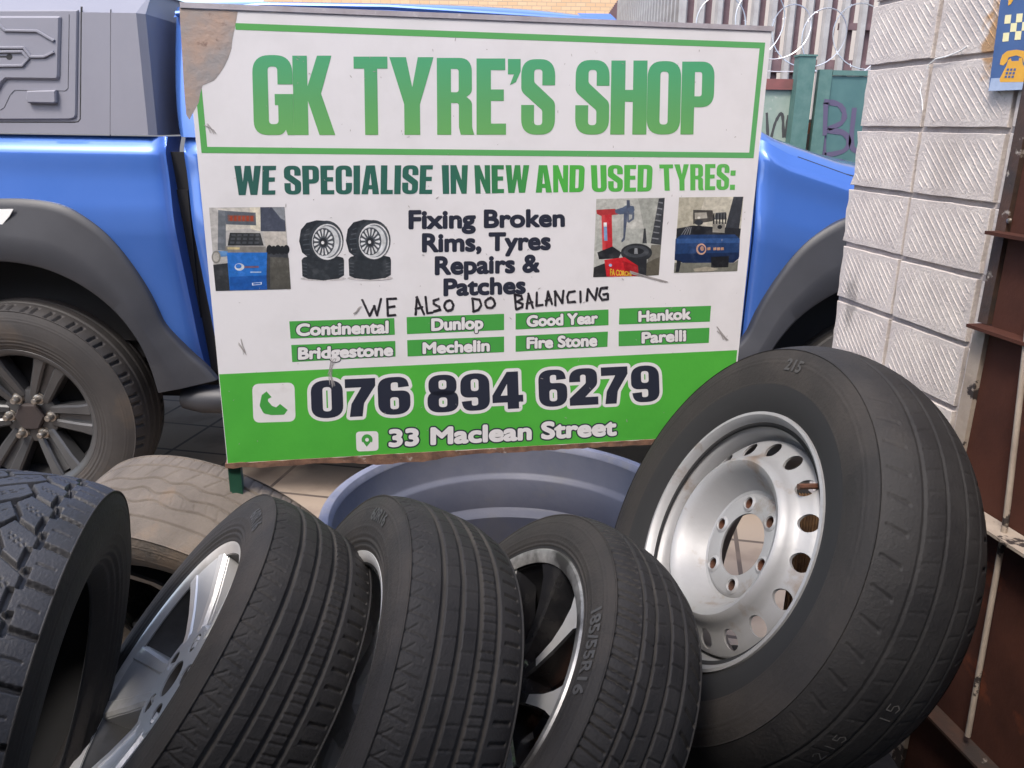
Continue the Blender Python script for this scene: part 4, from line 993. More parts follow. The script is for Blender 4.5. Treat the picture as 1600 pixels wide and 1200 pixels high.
# gate
gate = thing('steel_gate', 'rusty red brown steel gate with cream flaking post and horizontal ribs', 'gate', mw=WM)
gl = wp(1545, 480)[0]; gt0 = .538 * WK
mb = MB(); mb.box((gt0 + .028, -.010, GZ + .02), (1.45 * WK, -.002 + .0, 2.6)); mb.build('sheet', m_brownsteel, gate)
zr2 = wp(1545, 508)[1]; zr1 = wp(1565, 362)[1]; zr3 = wp(1568, 815)[1]
mb = MB(); mb.box((gt0 - .004, -.018, GZ), (gt0 + .026, .010, zr2 - .004)); mb.build('post', m_cream, gate)
m_black_rust = mat('blackened_steel', (.035, .026, .022), rough=.6, col2=(.07, .035, .022), scale=16, col3=(.35, .31, .27), scale3=24, lo3=.64, hi3=.70, bump=.4)
mb = MB(); mb.box((gt0 - .002, -.015, zr2 + .004), (gt0 + .022, .010, 2.55)); mb.build('upper_post', m_black_rust, gate)
for z, d, m in ((zr1, .032, m_brownsteel), (zr2, .034, m_brownsteel), (zr3, .050, m_cream), (.27, .04, m_black_rust)):
    mb = MB(); x0 = gt0 + .006 if z != zr3 else gt0 + .03
    mb.box((x0, -.010 - d, z - .003), (1.42 * WK, -.011, z + .003)); mb.box((x0, -.010 - d, z - .022), (1.42 * WK, -.010 - d + .003, z - .0035)) if z < zr2 - .01 and z > .3 and z != zr3 else None
    mb.build('rib', m, gate)
b0 = wp(1596, 500, .035); b1 = wp(1572, 812, .035); b2 = wp(1512, 1150, .035)
mb = MB(); mb.tube([(b0[0] + .01, -.035, b0[1] + .05), (b1[0], -.035, b1[1]), (b2[0], -.035, b2[1])], .0052, 10); mb.build('drop_bolt', m_cream, gate)
mb = MB(); q = wp(1580, 345, .01); st0 = len(mb.v); mb.lathe([(.0001, .004), (.004, .003), (.0052, 0)], 16); mb.v[st0:] = [(q[0] + a, -.0135 - z, q[1] + b) for a, b, z in mb.v[st0:]]; mb.build('rivet', m_nut, gate)
# poster
poster = thing('phone_poster', 'blue poster with yellow checkers and a yellow telephone on the ribbed wall', 'poster', mw=WM)
pm = [mat('poster_blue', lin('44608e'), rough=.6, col2=lin('3d5784'), scale=20), mat('poster_yellow', lin('dba43a'), rough=.6, col2=lin('d29a35'), scale=30), mat('poster_cream', lin('e3d9a8'), rough=.6), mat('poster_pale', lin('a9b6cc'), rough=.6, col2=lin('93a3bd'), scale=40)]
pf = MB()
def pp(pts, d, mi):
    q = [wp(1280 + x / 5, y / 5, .012) for x, y in pts]; vs, fs = fill2d([q]); pf.add([(a, -.012 - d, b) for a, b in vs], fs, mi)
pp([(1432, -120), (1820, -260), (1780, 695), (1322, 712)], 0, 0)
q0 = [wp(1280 + x / 5, y / 5, .012) for x, y in [(1432, -120), (1820, -260), (1780, 695), (1322, 712)]]
pf.prism(q0[::-1], -.0005, -.003, lambda a, b, d: (a, -.012 - d, b), 0)
pp([(1345, 612), (1790, 590), (1780, 694), (1324, 711)], .0004, 3)
for x, y in ((1455, 118), (1545, 108), (1635, 98), (1500, 182), (1590, 172), (1440, 258), (1535, 245), (1630, 235)):
    pp([(x, y), (x + 48, y - 4), (x + 40, y + 64), (x - 8, y + 68)], .0004, 2)
def T(P, s=6): return rounded(P, s)
pp(T([(1418, 470), (1432, 430, 20), (1470, 398, 30), (1540, 388, 40), (1620, 400, 30), (1660, 440, 20), (1665, 480), (1650, 500, 10), (1600, 490, 10), (1590, 450, 15), (1540, 432, 20), (1480, 448, 15), (1470, 480, 8), (1440, 512, 8), (1412, 505, 8)]), .0004, 1)
pp(T([(1478, 470), (1500, 455), (1505, 478), (1560, 475), (1564, 452), (1588, 450), (1592, 500, 20), (1650, 620, 10), (1640, 640), (1415, 642), (1410, 620, 10), (1468, 505, 20)]), .0005, 1)
for i in range(3):
    for j in range(3): pp([(1470 - 8 * j + 27 * i, 535 + 28 * j), (1488 - 8 * j + 27 * i, 534 + 28 * j), (1484 - 8 * j + 27 * i, 552 + 28 * j), (1466 - 8 * j + 27 * i, 553 + 28 * j)], .0009, 0)
pp([(1480, 0), (1520, -6), (1500, 30), (1478, 45)], .0005, 1)
pf.build('printed_sheet', pm, poster, fixn=False)
# ------------------------------------------------------------------ pickup truck (side plane TY, pointing to +X)
TY = 2.78
truck = thing('pickup_truck', 'blue double cab pickup truck with grey load bed canopy and dark wheel arch flares', 'truck', loc=(0, TY, 0))
def tp(x, y, dy=0.):
    q = at(x, y, Y=TY + dy); return np.array([q[0], dy, q[2]])      # truck-local point from a pixel on a plane dy behind the side
RX, HZ = tp(47, 655)[0], .372
FX = RX + 3.10
ZRAIL = tp(240, 214)[2]
# lower side profile: (depth behind the side plane, height as fraction between zb and zt)
def side_y(f):
    xs = [0, .12, .30, .50, .62, .70, .78, .86, .92, .965, 1.]
    ys = [.045, .015, .012, .004, -.002, .004, .020, .034, .036, .044, .095]
    return float(np.interp(f, xs, ys))
def side_panel(name, X0, X1, zb, zt, nx, keep=None, mats=None, parent=None, curve0=0., curve1=0., shear=0.):
    xs = np.linspace(X0, X1, nx); fr = np.concatenate([np.linspace(0, .6, 22, endpoint=False), np.linspace(.6, 1, 40)])
    fs = np.array([side_y(f) for f in fr]); k = np.ones(7) / 7
    fs = np.convolve(np.pad(fs, 3, mode='edge'), k, 'valid')
    P = np.zeros((nx, len(fr), 3))
    for i, x in enumerate(xs):
        t = zt(x) if callable(zt) else zt; b = zb(x) if callable(zb) else zb
        e0 = .030 * math.exp(-(x - X0) / .018) if curve0 else 0; e1 = .030 * math.exp(-(X1 - x) / .018) if curve1 else 0
        P[i, :, 0] = x + shear * (ZRAIL - (b + fr * (t - b))); P[i, :, 1] = fs + e0 + e1; P[i, :, 2] = b + fr * (t - b)
    mb = MB(); mb.grid(P, keep=keep)
    # return edges into the body
    for i, on in ((0, curve0), (nx - 1, curve1)):
        if on:
            q = np.stack([P[i], P[i] + [0, .12, 0]]); mb.grid(q)
    q = np.stack([P[:, -1], P[:, -1] + [0, .10, -.01]]); mb.grid(q)
    return mb.build(name, mats or m_blue, parent or truck, fixn=False)
def arch(cx, r=.575):
    return lambda c: (c[0] - cx) ** 2 + (c[2] - HZ) ** 2 > r * r
BX = tp(250, 300)[0]          # front edge of the bed
CX = BX + .062                # rear edge of the cab
DX = tp(1186, 330)[0]         # door / wing gap
side_panel('bed_side', RX - 1.30, BX, .50, ZRAIL, 150, keep=arch(RX), curve1=1, shear=.085)
side_panel('rear_door', CX, CX + 1.02, .46, ZRAIL + .005, 40, keep=arch(RX), curve0=1, curve1=1, shear=.085)
side_panel('front_door', CX + 1.028, DX - .006, .46, lambda x: ZRAIL + .01, 40, curve0=1, curve1=1)
ztw = lambda x: float(np.interp(x, [DX, DX + .10, DX + .32, DX + .62, DX + 1.2], [tp(1193, 216)[2], tp(1230, 240)[2] - .002, tp(1330, 277)[2], 1.185, 1.10]))
side_panel('front_wing', DX, FX + .95, .50, ztw, 120, keep=arch(FX), curve0=1)
# bonnet
P = []
for x in np.linspace(DX - .02, FX + .95, 40):
    z = ztw(max(x, DX)); row = []
    for t in np.linspace(0, 1, 30):
        crown = .085 * math.sin(PI * min(max(t, 0), 1)) ** .35 if 0 < t < 1 else 0
        row.append((x, .100 + t * 1.58, z - .010 + crown))
    P.append(row)
MB().grid(P).build('bonnet', m_blue, truck, fixn=False)
MB().box((DX - .03, 1.74, .5), (FX + .95, 1.80, 1.15)).build('far_wing', m_blue, truck)
mb = MB(); mb.tube([(x, .098, ztw(x) - .001) for x in np.linspace(DX + .14, FX + .9, 24)], .005, 6); mb.build('bonnet_gap', m_black, truck)
# cab upper: roof, pillars, glass
zr = 1.80; yr = .19
def gh(x, f): return (x, .060 + f * (yr - .060) + .02 * f * (1 - f) * -4 * .3, ZRAIL + f * (zr - .05 - ZRAIL))
def ghpoly(name, pts, m, off=0.):
    mb = MB(); mb.add([(x, gh(x, f)[1] - off, gh(x, f)[2]) for x, f in pts], [tuple(range(len(pts)))]); return mb.build(name, m, truck)
R0_, R1_ = CX - .02, tp(930, 25, .3)[0] + .02
# rear pillar (curved skin)
PX = tp(263, 110, .12)[0]
P = []
for f in np.linspace(0, 1, 24):
    row = []
    for t in np.linspace(0, 1, 14):
        a = t * PI / 2; wdt = .30; x = PX + .02 * (1 - f) ** 4 + .05 * (1 - math.cos(min(a * 2, PI / 2))) + max(0, t - .5) * 2 * (wdt - .05)
        yy = gh(x, f)[1] + .075 * (1 - math.sin(min(a * 2, PI / 2)))
        row.append((x, yy, gh(x, f)[2]))
    P.append(row)
MB().grid(P).build('rear_pillar', m_blue, truck, fixn=False)
ghpoly('rear_window', [(CX + .30, .03), (CX + 1.0, .03), (CX + 1.0, .93), (CX + .38, .93)], m_glass, -.004)
ghpoly('middle_pillar', [(CX + 1.0, 0), (CX + 1.06, 0), (CX + 1.06, 1), (CX + 1.0, 1)], m_black)
ghpoly('front_window', [(CX + 1.06, .03), (DX - .12, .03), (R1_ - .10, .93), (CX + 1.06, .93)], m_glass, -.004)
ghpoly('screen_pillar', [(DX - .10, 0), (DX - .02, 0), (R1_ + .02, 1), (R1_ - .09, 1)], m_blue)
ghpoly('window_sill', [(CX + .30, -.01), (DX - .08, -.01), (DX - .08, .035), (CX + .30, .035)], m_black, .004)
P = []
for i, t in enumerate(np.linspace(0, 1, 40)):
    x = R0_ + t * (R1_ - R0_); row = []
    for s in np.linspace(0, 1, 41):
        y = yr - .03 + s * (1.80 - 2 * (yr - .03)); e = min(s, 1 - s)
        z = zr - .075 + .075 * (1 - math.exp(-e / .085)) + .02 * math.sin(PI * s) - .035 * (abs(t - .4) / .6) ** 3
        row.append((x, y, z))
    P.append(row)
MB().grid(P).build('roof', m_blue, truck, fixn=False)
mb = MB(); mb.tube([(R0_ + .01, yr - .03, zr - .075), (R0_ + .3, yr - .035, zr - .045), ((R0_ + R1_) / 2, yr - .036, zr - .045), (R1_ - .02, yr - .03, zr - .075)], .009, 8); mb.build('roof_gutter', m_blue, truck)
mb = MB(); mb.add([(R1_, yr, zr - .06), (R1_, 1.8 - yr, zr - .06), (DX - .06, 1.62, ZRAIL + .02), (DX - .06, .16, ZRAIL + .02)], [(0, 1, 2, 3)]); mb.build('windscreen', m_glass, truck)
mb = MB(); mb.box((CX + .02, .16, .5), (CX + .05, 1.66, zr - .06)); mb.build('cab_back', m_blue, truck)
mb = MB(); mb.box((CX + .2, .14, .45), (DX, 1.66, 1.30)); mb.build('cabin_interior', m_dark, truck)
# bed floor and underside
mb = MB(); mb.box((RX - 1.30, .13, .55), (BX - .03, 1.70, .62)); mb.box((RX - 1.3, .45, .36), (FX + .8, 1.3, .52)); mb.box((RX - .62, .10, .62), (RX + .62, .9, 1.16)); mb.box((RX - .62, .42, .30), (RX + .62, .5, 1.16)); mb.box((FX - .62, .10, .62), (FX + .62, .9, 1.04)); mb.box((FX - .62, .42, .30), (FX + .62, .5, 1.04))
mb.box((BX - .02, .11, .5), (CX + .04, .12, ZRAIL - .05)); mb.build('underbody', m_dark, truck)
# side step
mb = MB(); P = []
for x in np.linspace(tp(284, 640)[0], DX + .02, 30):
    e = max(0, 1 - (x - tp(284, 640)[0]) / .04)
    P.append([(x, -.03 + .055 - (.055 - e * .02) * math.cos(a), .425 + (.052 - e * .016) * math.sin(a)) for a in np.linspace(-PI, PI, 24)])
mb.grid(P); mb.build('side_step', m_plastic, truck)
# wheel arch flares
def flare(cx, name):
    an = [-14, 2, 13.8, 22, 32.5, 48.4, 61, 72, 90]; ro = [.78, .735, .685, .635, .612, .678, .738, .765, .742]; ri = [.50, .50, .505, .515, .53, .545, .55, .552, .55]
    ro = [r * 1.018 for r in ro]; ri = [r * 1.005 for r in ri]
    A = np.linspace(11, 169, 120); P = []
    for a in A:
        b = a if a <= 90 else 180 - a
        o = np.interp(b, an, ro); i_ = np.interp(b, an, ri); row = []
        for t, y in ((0, .02), (.0, -.006), (.05, -.016), (.12, -.020), (.55, -.042), (.62, -.046), (.94, -.050), (.985, -.046), (1., -.036), (1., .12)):
            r = o + (i_ - o) * t; row.append((cx + r * math.cos(math.radians(a)), y, HZ + max(r * math.sin(math.radians(a)), -.02 + .0 * r) + .0))
        P.append(row)
    P = np.array(P)
    # smooth outline
    for _ in range(6): P[1:-1] = (P[:-2] + 2 * P[1:-1] + P[2:]) / 4
    return MB().grid(P).build(name, m_plastic, truck, fixn=False)
fr_ = flare(RX, 'wheel_arch_flare'); flare(FX, 'wheel_arch_flare')
q = [tp(x, y) for x, y in [(-22, 326), (30, 325), (24, 336), (12, 350), (4, 353), (-22, 353)]]
mb = MB(); mb.prism([(a[0], a[2]) for a in q][::-1], -.030, -.034, lambda a, b, d: (a, d, b)); mb.build('reflector', m_white, fr_)
# wheels
def truck_wheel(cx):
    r = link('wheel', None, truck); r.location = (cx + .012, .055, HZ - .012); r.scale = (1.065,) * 3; r.rotation_euler = (PI / 2, 0, 0); r.empty_display_size = .1
    return r
twm, tsd = tyre_mesh('tyre', .392, .262, .236, .115, .105, tread_suv, N=700, nz=90, drop=.016)
m_twt = mat('truck_tyre', (.022, .020, .020), rough=.7, col2=(.036, .032, .030), scale=6, col3=(.06, .045, .034), scale3=5, lo3=.58, hi3=.75, bump=.2)
[twm.materials.append(q) for q in (m_twt, m_twt, m_twt, m_dark)]
mb = MB(); barrel(mb, .236, .105)
mb.lathe([(.001, .03), (.20, .0), (.225, .0)], 64)
b_rim = mb
sp_ = MB()
for k in range(6):
    A = k * PI / 3
    for s in (-1, 1):
        spoke(sp_, A, [(.07, s * .022, .014, .062, .02), (.12, s * .027, .016, .074, .02), (.18, s * .032, .018, .088, .03), (.222, s * .037, .022, .096, .04)], .006)
    spoke(sp_, A, [(.06, 0, .022, .052, .02), (.14, 0, .020, .060, .02), (.215, 0, .026, .078, .03)], .004)
sp_.lathe([(.001, .052), (.078, .060), (.092, .056), (.098, .03)], 72)
sp_.lathe([(.222, .086), (.231, .100), (.247, .104), (.251, .108), (.247, .111), (.235, .108), (.224, .096)], 128)
for cx in (RX, FX):
    wr = truck_wheel(cx)
    link('tyre', twm, wr)
    if cx == RX:
        rimo = b_rim.build('rim', [m_dark], wr); spo = sp_.build('spokes', [m_gun], wr)
        cap = MB(); hexa = [(.052 * math.cos(math.radians(60 * k)), .052 * math.sin(math.radians(60 * k))) for k in range(6)]
        cap.prism(rounded([(a, b, .012) for a, b in hexa], 4), .055, .075, lambda a, b, d: (a, b, d), bevel=.005); capo = cap.build('hub_cap', mat('hub_cap_brown', (.030, .021, .020), rough=.75, col2=(.022, .017, .017), scale=20), wr)
        nuts = []
        for k in range(6):
            a = math.radians(60 * k); x, y = .0705 * math.cos(a), .0705 * math.sin(a); nm = MB()
            nm.lathe([(.0175, .058), (.0170, .064), (.0115, .066), (.0112, .088), (.008, .092), (.0005, .093)], 18); nm.lathe([(.0175, .0585), (.021, .0600), (.021, .055)], 18)
            nm.v = [(p + x, q + y, z) for p, q, z in nm.v]; nuts.append(nm.build('wheel_nut', m_nut, wr))
    else:
        for o in [rimo, spo, capo] + nuts:
            c = o.copy(); COL.objects.link(c); c.parent = wr
# canopy on the load bed
def cpz(y): return tp(100, y)[2]
ZC = cpz(14); cv = .062
X2 = tp(206, 100)[0]; X3 = tp(244, 110)[0] + .012; XL = RX - 1.30
mb = MB()
def canopy_line(z): return X3 - (tp(247, 40)[0] - X3) * 0 + float(np.interp(z, [ZRAIL, ZC], [-.03, .045]))
ring = []
for z, dy in ((ZRAIL + .004, .0), (ZC, .012), (ZC + .085, .16), (ZC + .10, 1.62), (ZC, 1.74), (ZRAIL + .004, 1.76)):
    xe = tp(243, 120, .12)[0]; near = dy < .9
    ring.append([(XL, cv + dy, z), (X2 if dy < .1 or dy > 1.7 else X2 + .0, cv + dy, z), (xe if z <= ZC + .01 else xe - .03, cv + dy + (.022 if dy < .1 else (-.022 if dy > 1.7 else 0)), z), (xe if z <= ZC + .01 else xe - .03, .9, z)])
P = np.array(ring); mb.grid(P, smooth=False); mb.build('canopy_shell', m_canopy, truck, fixn=True)
# side hatch, raised
def cp(px, py): q = at(px, py, Y=TY + cv); return (q[0], q[2])
def cprism(mb, pts, h, bev, mi=0, base=0.):
    q = [cp(*p) for p in pts]; a = sum(q[i - 1][0] * q[i][1] - q[i][0] * q[i - 1][1] for i in range(len(q)))
    if a < 0: q = q[::-1]
    mb.prism(q, .002 - base, -(h + base), lambda a, b, d: (a, cv + d + .012 * (b - ZRAIL) / (ZC - ZRAIL), b), bevel=bev, mi=mi)
hatch = MB(); cprism(hatch, [(-420, 16), (120, 15)] + [(120, 180), (118, 184), (114, 186), (108, 187), (-420, 188)], .007, .004); hatch = hatch.build('side_hatch', m_canopy, truck)
mb = MB(); cprism(mb, [(-420, 25), (93, 25), (95, 27), (94, 120), (92, 125), (12, 124), (6, 130), (-12, 165), (-420, 165)], .016, .006, base=.0); mb.build('raised_panel', m_canopy, hatch)
def ridge(mb, pts, wpx, h, base):
    for (x0, y0), (x1, y1) in zip(pts[:-1], pts[1:]):
        a = np.array([x0, y0], float); b = np.array([x1, y1], float); t = (b - a) / np.hypot(*(b - a)); nn = np.array([-t[1], t[0]]) * wpx / 2; a = a - t * wpx * .25; b = b + t * wpx * .25
        cprism(mb, [a + nn, b + nn, b - nn, a - nn], h, .0018, base=base)
mb = MB()
for pts in ([(-60, 38), (0, 38), (10, 48), (60, 49), (86, 64)], [(-60, 75), (40, 75), (51, 89), (72, 89), (86, 82)], [(-60, 104), (38, 103), (47, 92), (38, 81), (-60, 82)]):
    ridge(mb, pts, 4.2, .006, .016)
mb.build('embossed_rib', m_canopy, hatch)
mb = MB(); ridge(mb, [(-40, 89), (15, 89)], 4, .001, .0155); cprism(mb, [(17 + 5 * math.cos(a), 89 + 5 * math.sin(a)) for a in np.arange(12) * PI / 6], .0012, .0004, base=.0155); mb.build('slot', m_black, hatch)
mb = MB(); ridge(mb, [(107, 22), (107, 138), (103, 142), (24, 141), (17, 148), (8, 168), (2, 172), (-300, 172)], 1.3, .0010, .007); mb.build('seal_line', m_black, hatch)
mb = MB(); cprism(mb, [(46, 142), (91, 141), (92, 160), (89, 162), (48, 161), (45, 155)], .016, .004, base=.007); mb.build('latch_box', m_canopy, hatch)
mb = MB(); ridge(mb, [(170, 14), (172, 212)], 1.6, .0008, .0); ridge(mb, [(124, 10), (125, 186), (122, 190), (116, 191), (-420, 190)], 3.2, .0006, .0); mb.build('panel_seam', m_black, truck)

# ------------------------------------------------------------------ background
def bx(name, x0, x1, y0, y1, z0, z1, m, **k): return MB().box((x0, y0, z0), (x1, y1, z1)).build(name, m, None, **k)
m_gpost = mat('green_post_paint', (.055, .13, .115), rough=.6, col2=(.09, .17, .15), scale=14, col3=(.30, .28, .25), scale3=20, lo3=.66, hi3=.74)
m_gsheet = mat('green_gate_sheet', (.045, .115, .115), rough=.6, col2=(.065, .145, .14), scale=5)
m_pgreen = mat('pale_green_sheet', (.20, .27, .225), rough=.7, col2=(.28, .33, .28), scale=7, col3=(.5, .48, .44), scale3=9, lo3=.62, hi3=.70)
m_dred = mat('dark_red_bar', (.17, .105, .115), rough=.7, col2=(.13, .08, .09), scale=14)  # lightened, so some background glare haze sits in the colour
m_pale = mat('grey_palisade', (.40, .385, .38), rough=.6, metal=.15, col2=(.31, .295, .29), scale=8)  # albedo raised to put the washed-out glare into the pales
m_spray = mat('purple_spray', (.085, .070, .125), rough=.6)
m_spray2 = mat('black_spray', (.05, .05, .05), rough=.6)
m_wire = mat('razor_wire', (.62, .62, .64), rough=.35, metal=.8)
def brick_mat(name, c1, c2, mo, rx=0):
    m = bpy.data.materials.new(name); m.use_nodes = True; n = m.node_tree.nodes; l = m.node_tree.links; b = n['Principled BSDF']
    tc = n.new('ShaderNodeTexCoord'); mp = n.new('ShaderNodeMapping'); mp.inputs['Rotation'].default_value = (PI / 2, 0, 0); l.new(tc.outputs['Object'], mp.inputs[0])
    br = n.new('ShaderNodeTexBrick'); br.inputs['Scale'].default_value = 1; br.inputs['Brick Width'].default_value = .23; br.inputs['Row Height'].default_value = .085; br.inputs['Mortar Size'].default_value = .008
    br.inputs['Color1'].default_value = (*c1, 1); br.inputs['Color2'].default_value = (*c2, 1); br.inputs['Mortar'].default_value = (*mo, 1)
    l.new(mp.outputs[0], br.inputs['Vector']); l.new(br.outputs[0], b.inputs['Base Color']); b.inputs['Roughness'].default_value = .9
    return m
Y1 = 5.5
def gp(x, y, Y=Y1): q = at(x, y, Y=Y); return q[0], q[2]
p0 = gp(1250, 88); p1 = gp(1276, 88)
post = thing('gate_post', 'square green painted steel post with wire loops above it', 'post', loc=(p0[0], Y1, -.03))
MB().box((0, 0, 0), (p1[0] - p0[0], .10, p0[1] + .03)).build('post_tube', m_gpost, post)
MB().box((-.006, -.006, p0[1] + .031), (p1[0] - p0[0] + .006, .106, p0[1] + .042)).build('cap', m_gpost, post)
g0 = gp(1284, 108); g1 = gp(1304, 118)
gg = thing('sheet_gate', 'green sheet metal gate sprayed with purple graffiti letters', 'gate', loc=(g0[0], Y1 + .03, 0))
Lg = 1.9
MB().box((g1[0] - g0[0], .012, .12), (Lg - .06, .018, g1[1])).build('sheet', m_gsheet, gg)
mb = MB(); mb.box((0, 0, .10), (g1[0] - g0[0] - .004, .05, g0[1])); mb.box((g1[0] - g0[0], 0, g1[1] + .003), (Lg - .06, .05, g0[1] - .003)); mb.box((Lg - .055, 0, .10), (Lg, .05, g0[1])); mb.build('frame', m_gpost, gg)
def smooth_line(P, n=5):
    P = [np.array(p, float) for p in P]; out = []
    for i in range(len(P) - 1):
        p0, p1, p2, p3 = P[max(i - 1, 0)], P[i], P[i + 1], P[min(i + 2, len(P) - 1)]
        for t in np.arange(n) / n: out.append(.5 * (2 * p1 + (p2 - p0) * t + (2 * p0 - 5 * p1 + 4 * p2 - p3) * t * t + (3 * p1 - p0 - 3 * p2 + p3) * t ** 3))
    return out + [P[-1]]
def ribbon(mb, pts, w, yf):
    q = [np.array(p) for p in pts]; L = []
    for i, p in enumerate(q):
        t = q[min(i + 1, len(q) - 1)] - q[max(i - 1, 0)]; t = t / (np.hypot(*t) or 1); nn = np.array([-t[1], t[0]]) * w / 2 * (.8 + .4 * rng.random()); L.append((p + nn, p - nn))
    for (a, b), (c, d) in zip(L[:-1], L[1:]):
        y = yf((a[0] + d[0]) / 2); mb.add([(p[0], y, p[1]) for p in (a, c, d, b)], [(0, 1, 2, 3)])
sg = MB(); rr = [[(1293, 160), (1290, 243)], [(1290, 158), (1314, 163), (1323, 177), (1318, 192), (1296, 203), (1320, 207), (1330, 220), (1322, 236), (1292, 243)], [(1339, 168), (1334, 225), (1345, 236), (1360, 232), (1366, 170)]]
for ln in rr:
    ribbon(sg, [(gp(x, y)[0] - g0[0], gp(x, y)[1]) for x, y in smooth_line(ln)], .032, lambda u: .0095 if u > g1[0] - g0[0] - .004 else -.0015)
sg.build('graffiti', m_spray, gg, fixn=False)
s0 = gp(1180, 132, Y1 + .1); s1 = gp(1247, 216, Y1 + .1)
lp = thing('sheet_fence', 'pale green weathered sheet panel with a red top rail and scrawled paint', 'fence', loc=(1.15, Y1 + .1, 0))
MB().box((0, 0, .1), (s1[0] - 1.15, .02, s0[1] - .03)).build('sheet', m_pgreen, lp)
MB().box((0, -.02, s0[1] - .03), (s1[0] - 1.15 - .01, .03, s0[1] + .035)).build('top_rail', mat('red_top_rail', (.22, .075, .07), rough=.7, col2=(.15, .06, .055), scale=9), lp)
MB().box((s1[0] - 1.15 + .002, -.01, .1), (s1[0] - 1.15 + .04, .03, s0[1] - .01)).build('edge_strip', mat('rust_orange_edge', (.36, .15, .08), rough=.8, col2=(.2, .25, .2), scale=6), lp)
sg = MB()
for ln in ([(1205, 215), (1212, 190), (1222, 178), (1224, 215)], [(1232, 180), (1228, 210), (1236, 222)], [(1198, 176), (1200, 220)]):
    ribbon(sg, [(gp(x, y, Y1 + .1)[0] - 1.15, gp(x, y, Y1 + .1)[1]) for x, y in smooth_line(ln)], .018, lambda u: -.0015)
sg.build('graffiti', m_spray2, lp, fixn=False)
b0 = gp(1240, 186, 5.72); b1_ = gp(1300, 186, 5.72)
bx('brick_wall', b0[0] - .1, b1_[0] + .1, 5.72, 5.95, 0, b0[1], brick_mat('orange_brick', (.42, .15, .085), (.50, .20, .11), (.22, .19, .17)), label='short stretch of orange brick wall behind the green post', category='wall')
# near palisade: grey pales and dark red bars
YF = 7.0; fz0 = 1.62
fn = thing('palisade_fence', 'tall grey palisade fence with dark red bars behind the green gate', 'fence', loc=(0, YF, 0))
x0 = 1.30; pitch = .142
railm = MB(); zz = at(1325, 104, Y=YF)[2]
railm.box((x0 - .1, .03, zz - .05), (4.6, .07, zz + .05)); railm.box((2.55, .03, at(1350, 42, Y=YF)[2] - .02), (4.6, .07, at(1350, 42, Y=YF)[2] + .03)); railm.build('rail', m_dred, fn)
pale = MB()
zt = 3.3
pale.add([(-.034, .018, .15), (-.018, -.012, .15), (.018, -.012, .15), (.034, .018, .15), (-.034, .018, zt), (-.018, -.012, zt), (.018, -.012, zt), (.034, .018, zt), (0, 0, zt + .09), (-.034, .022, .15), (.034, .022, .15), (-.034, .022, zt), (.034, .022, zt)],
         [(0, 1, 5, 4), (1, 2, 6, 5), (2, 3, 7, 6), (4, 5, 8), (5, 6, 8), (6, 7, 8), (9, 0, 4, 11), (3, 10, 12, 7), (10, 9, 11, 12)])
p_ = pale.build('pale', m_pale, fn, fixn=False); p_.location = (x0, 0, 0)
br_ = MB().box((-.024, .075, .12), (.024, .10, zt - .2)).build('bar', m_dred, fn); br_.location = (x0 + pitch / 2, 0, 0)
for k in range(1, 22):
    c = p_.copy(); COL.objects.link(c); c.parent = fn; c.location = (x0 + k * pitch, 0, 0); c.rotation_euler = (0, 0, random.uniform(-.12, .12))
    c = br_.copy(); COL.objects.link(c); c.parent = fn; c.location = (x0 + (k + .5) * pitch, 0, 0)
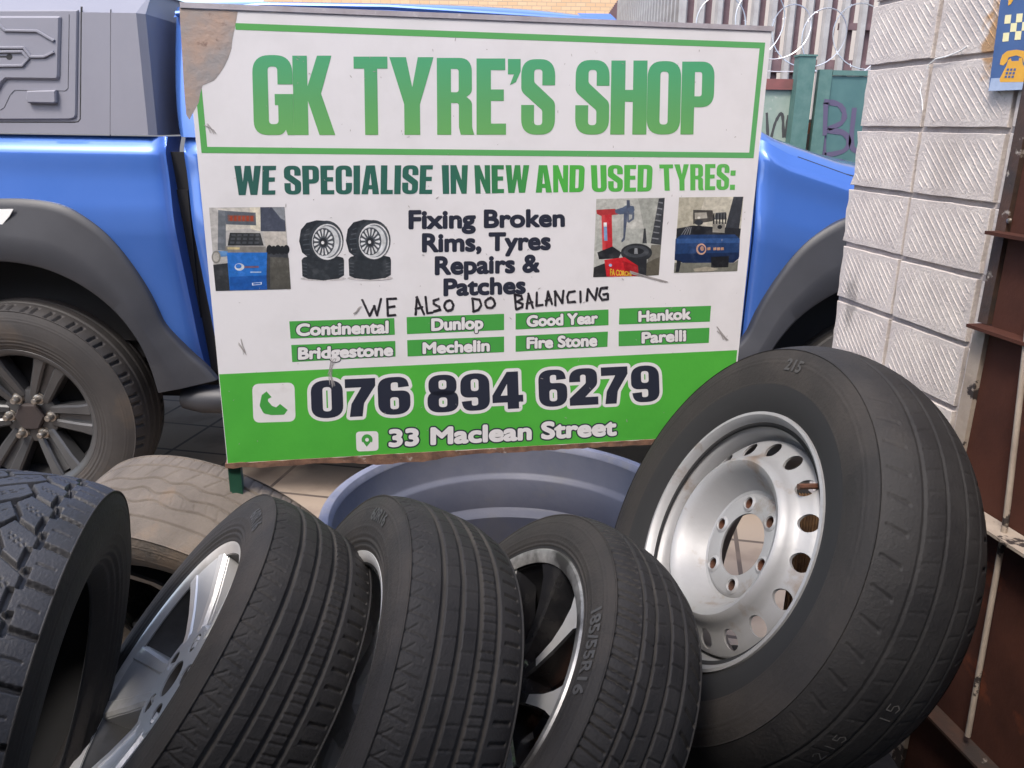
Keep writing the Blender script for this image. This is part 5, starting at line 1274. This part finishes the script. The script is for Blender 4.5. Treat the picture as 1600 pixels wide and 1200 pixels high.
# far palisade running away to the left
fn2 = thing('palisade_fence', 'far brown palisade fence running away in front of the yellow brick building', 'fence', loc=(1.28, YF, 0))
mb0 = MB().box((-.028, -.006, .1), (.028, .006, 3.05)); pa = mb0.build('pale', m_dred, fn2); pb = MB().add(*[(lambda z: ([(-.03, -.01, .15), (.03, -.01, .15), (.03, .01, .15), (-.03, .01, .15), (-.03, -.01, z), (.03, -.01, z), (.03, .01, z), (-.03, .01, z), (0, 0, z + .12)], [(0, 1, 5, 4), (1, 2, 6, 5), (2, 3, 7, 6), (3, 0, 4, 7), (4, 5, 8), (5, 6, 8), (6, 7, 8), (7, 4, 8)]))(3.0)][0]).build('pale', m_pale, fn2, fixn=False)
DIR = V((.02, 1, 0)).normalized()
for k in range(66):
    o = (pb if k < 26 else pa)
    c = o if (k == 0 or k == 26) else o.copy()
    if c is not o: COL.objects.link(c); c.parent = fn2
    c.location = (DIR.x * k * .20 * 1., DIR.y * k * .20 + .12, 0 if k < 26 else .0); c.rotation_euler = (0, 0, .35)
mb = MB(); mb.box((0, 0, 1.55), (.04, 13.4, 1.63)); mb.build('rail', m_dred, fn2)
bld = thing('brick_building', 'yellow brick building behind the far end of the palisade fence', 'building', loc=(-6, 21, 0))
MB().box((0, 0, 0), (9.2, 6, 7)).build('wall', brick_mat('yellow_brick', (.58, .38, .22), (.64, .44, .27), (.40, .30, .22)), bld)
MB().box((-.2, -.2, 7.0), (9.4, 6.2, 7.25)).build('roof', m_conc, bld)
bl2 = thing('warehouse', 'pale plastered building close behind the near palisade fence', 'building', loc=(2.3, 9.3, 0))
MB().box((0, 0, 0), (9, 6, 5)).build('wall', mat('cream_plaster', (.52, .47, .42), rough=.9, col2=(.45, .41, .38), scale=2), bl2)
MB().box((-.15, -.15, 5.0), (9.15, 6.15, 5.2)).build('roof', m_conc, bl2)
# razor wire coil
rz = thing('razor_wire', 'coiled razor wire strung above the gate in front of the palisade', 'wire', loc=(0, 6.1, 0))
pts = []; n = 640; turns = 9.2
for k in range(n):
    t = k / n; a = 2 * PI * turns * t; r_ = .21 + .03 * math.sin(a * .31)
    pts.append((1.35 + 2.2 * t + r_ * math.cos(a), .03 * math.sin(a * .5) + .05 * t, 2.02 + .05 * math.sin(a * .21) + r_ * math.sin(a)))
mb = MB(); mb.tube(pts, .0042, 5)
mb.tube([(1.2, 0, 1.80), (1.8, -.02, 1.775), (2.4, 0, 1.79), (3.8, 0, 1.80)], .003, 5); mb.tube([(1.2, .1, 2.28), (2.4, .1, 2.26), (3.8, .1, 2.30)], .003, 5)
for k in range(0, n, 4):
    p = V(pts[k]); d = V((rng.normal(), rng.normal(), rng.normal())).normalized() * .018
    e = V((rng.normal(), rng.normal(), rng.normal())).normalized() * .005
    mb.add([p - d, p + e, p + d, p - e], [(0, 1, 2, 3)])
mb.build('coil', m_wire, rz, fixn=False)
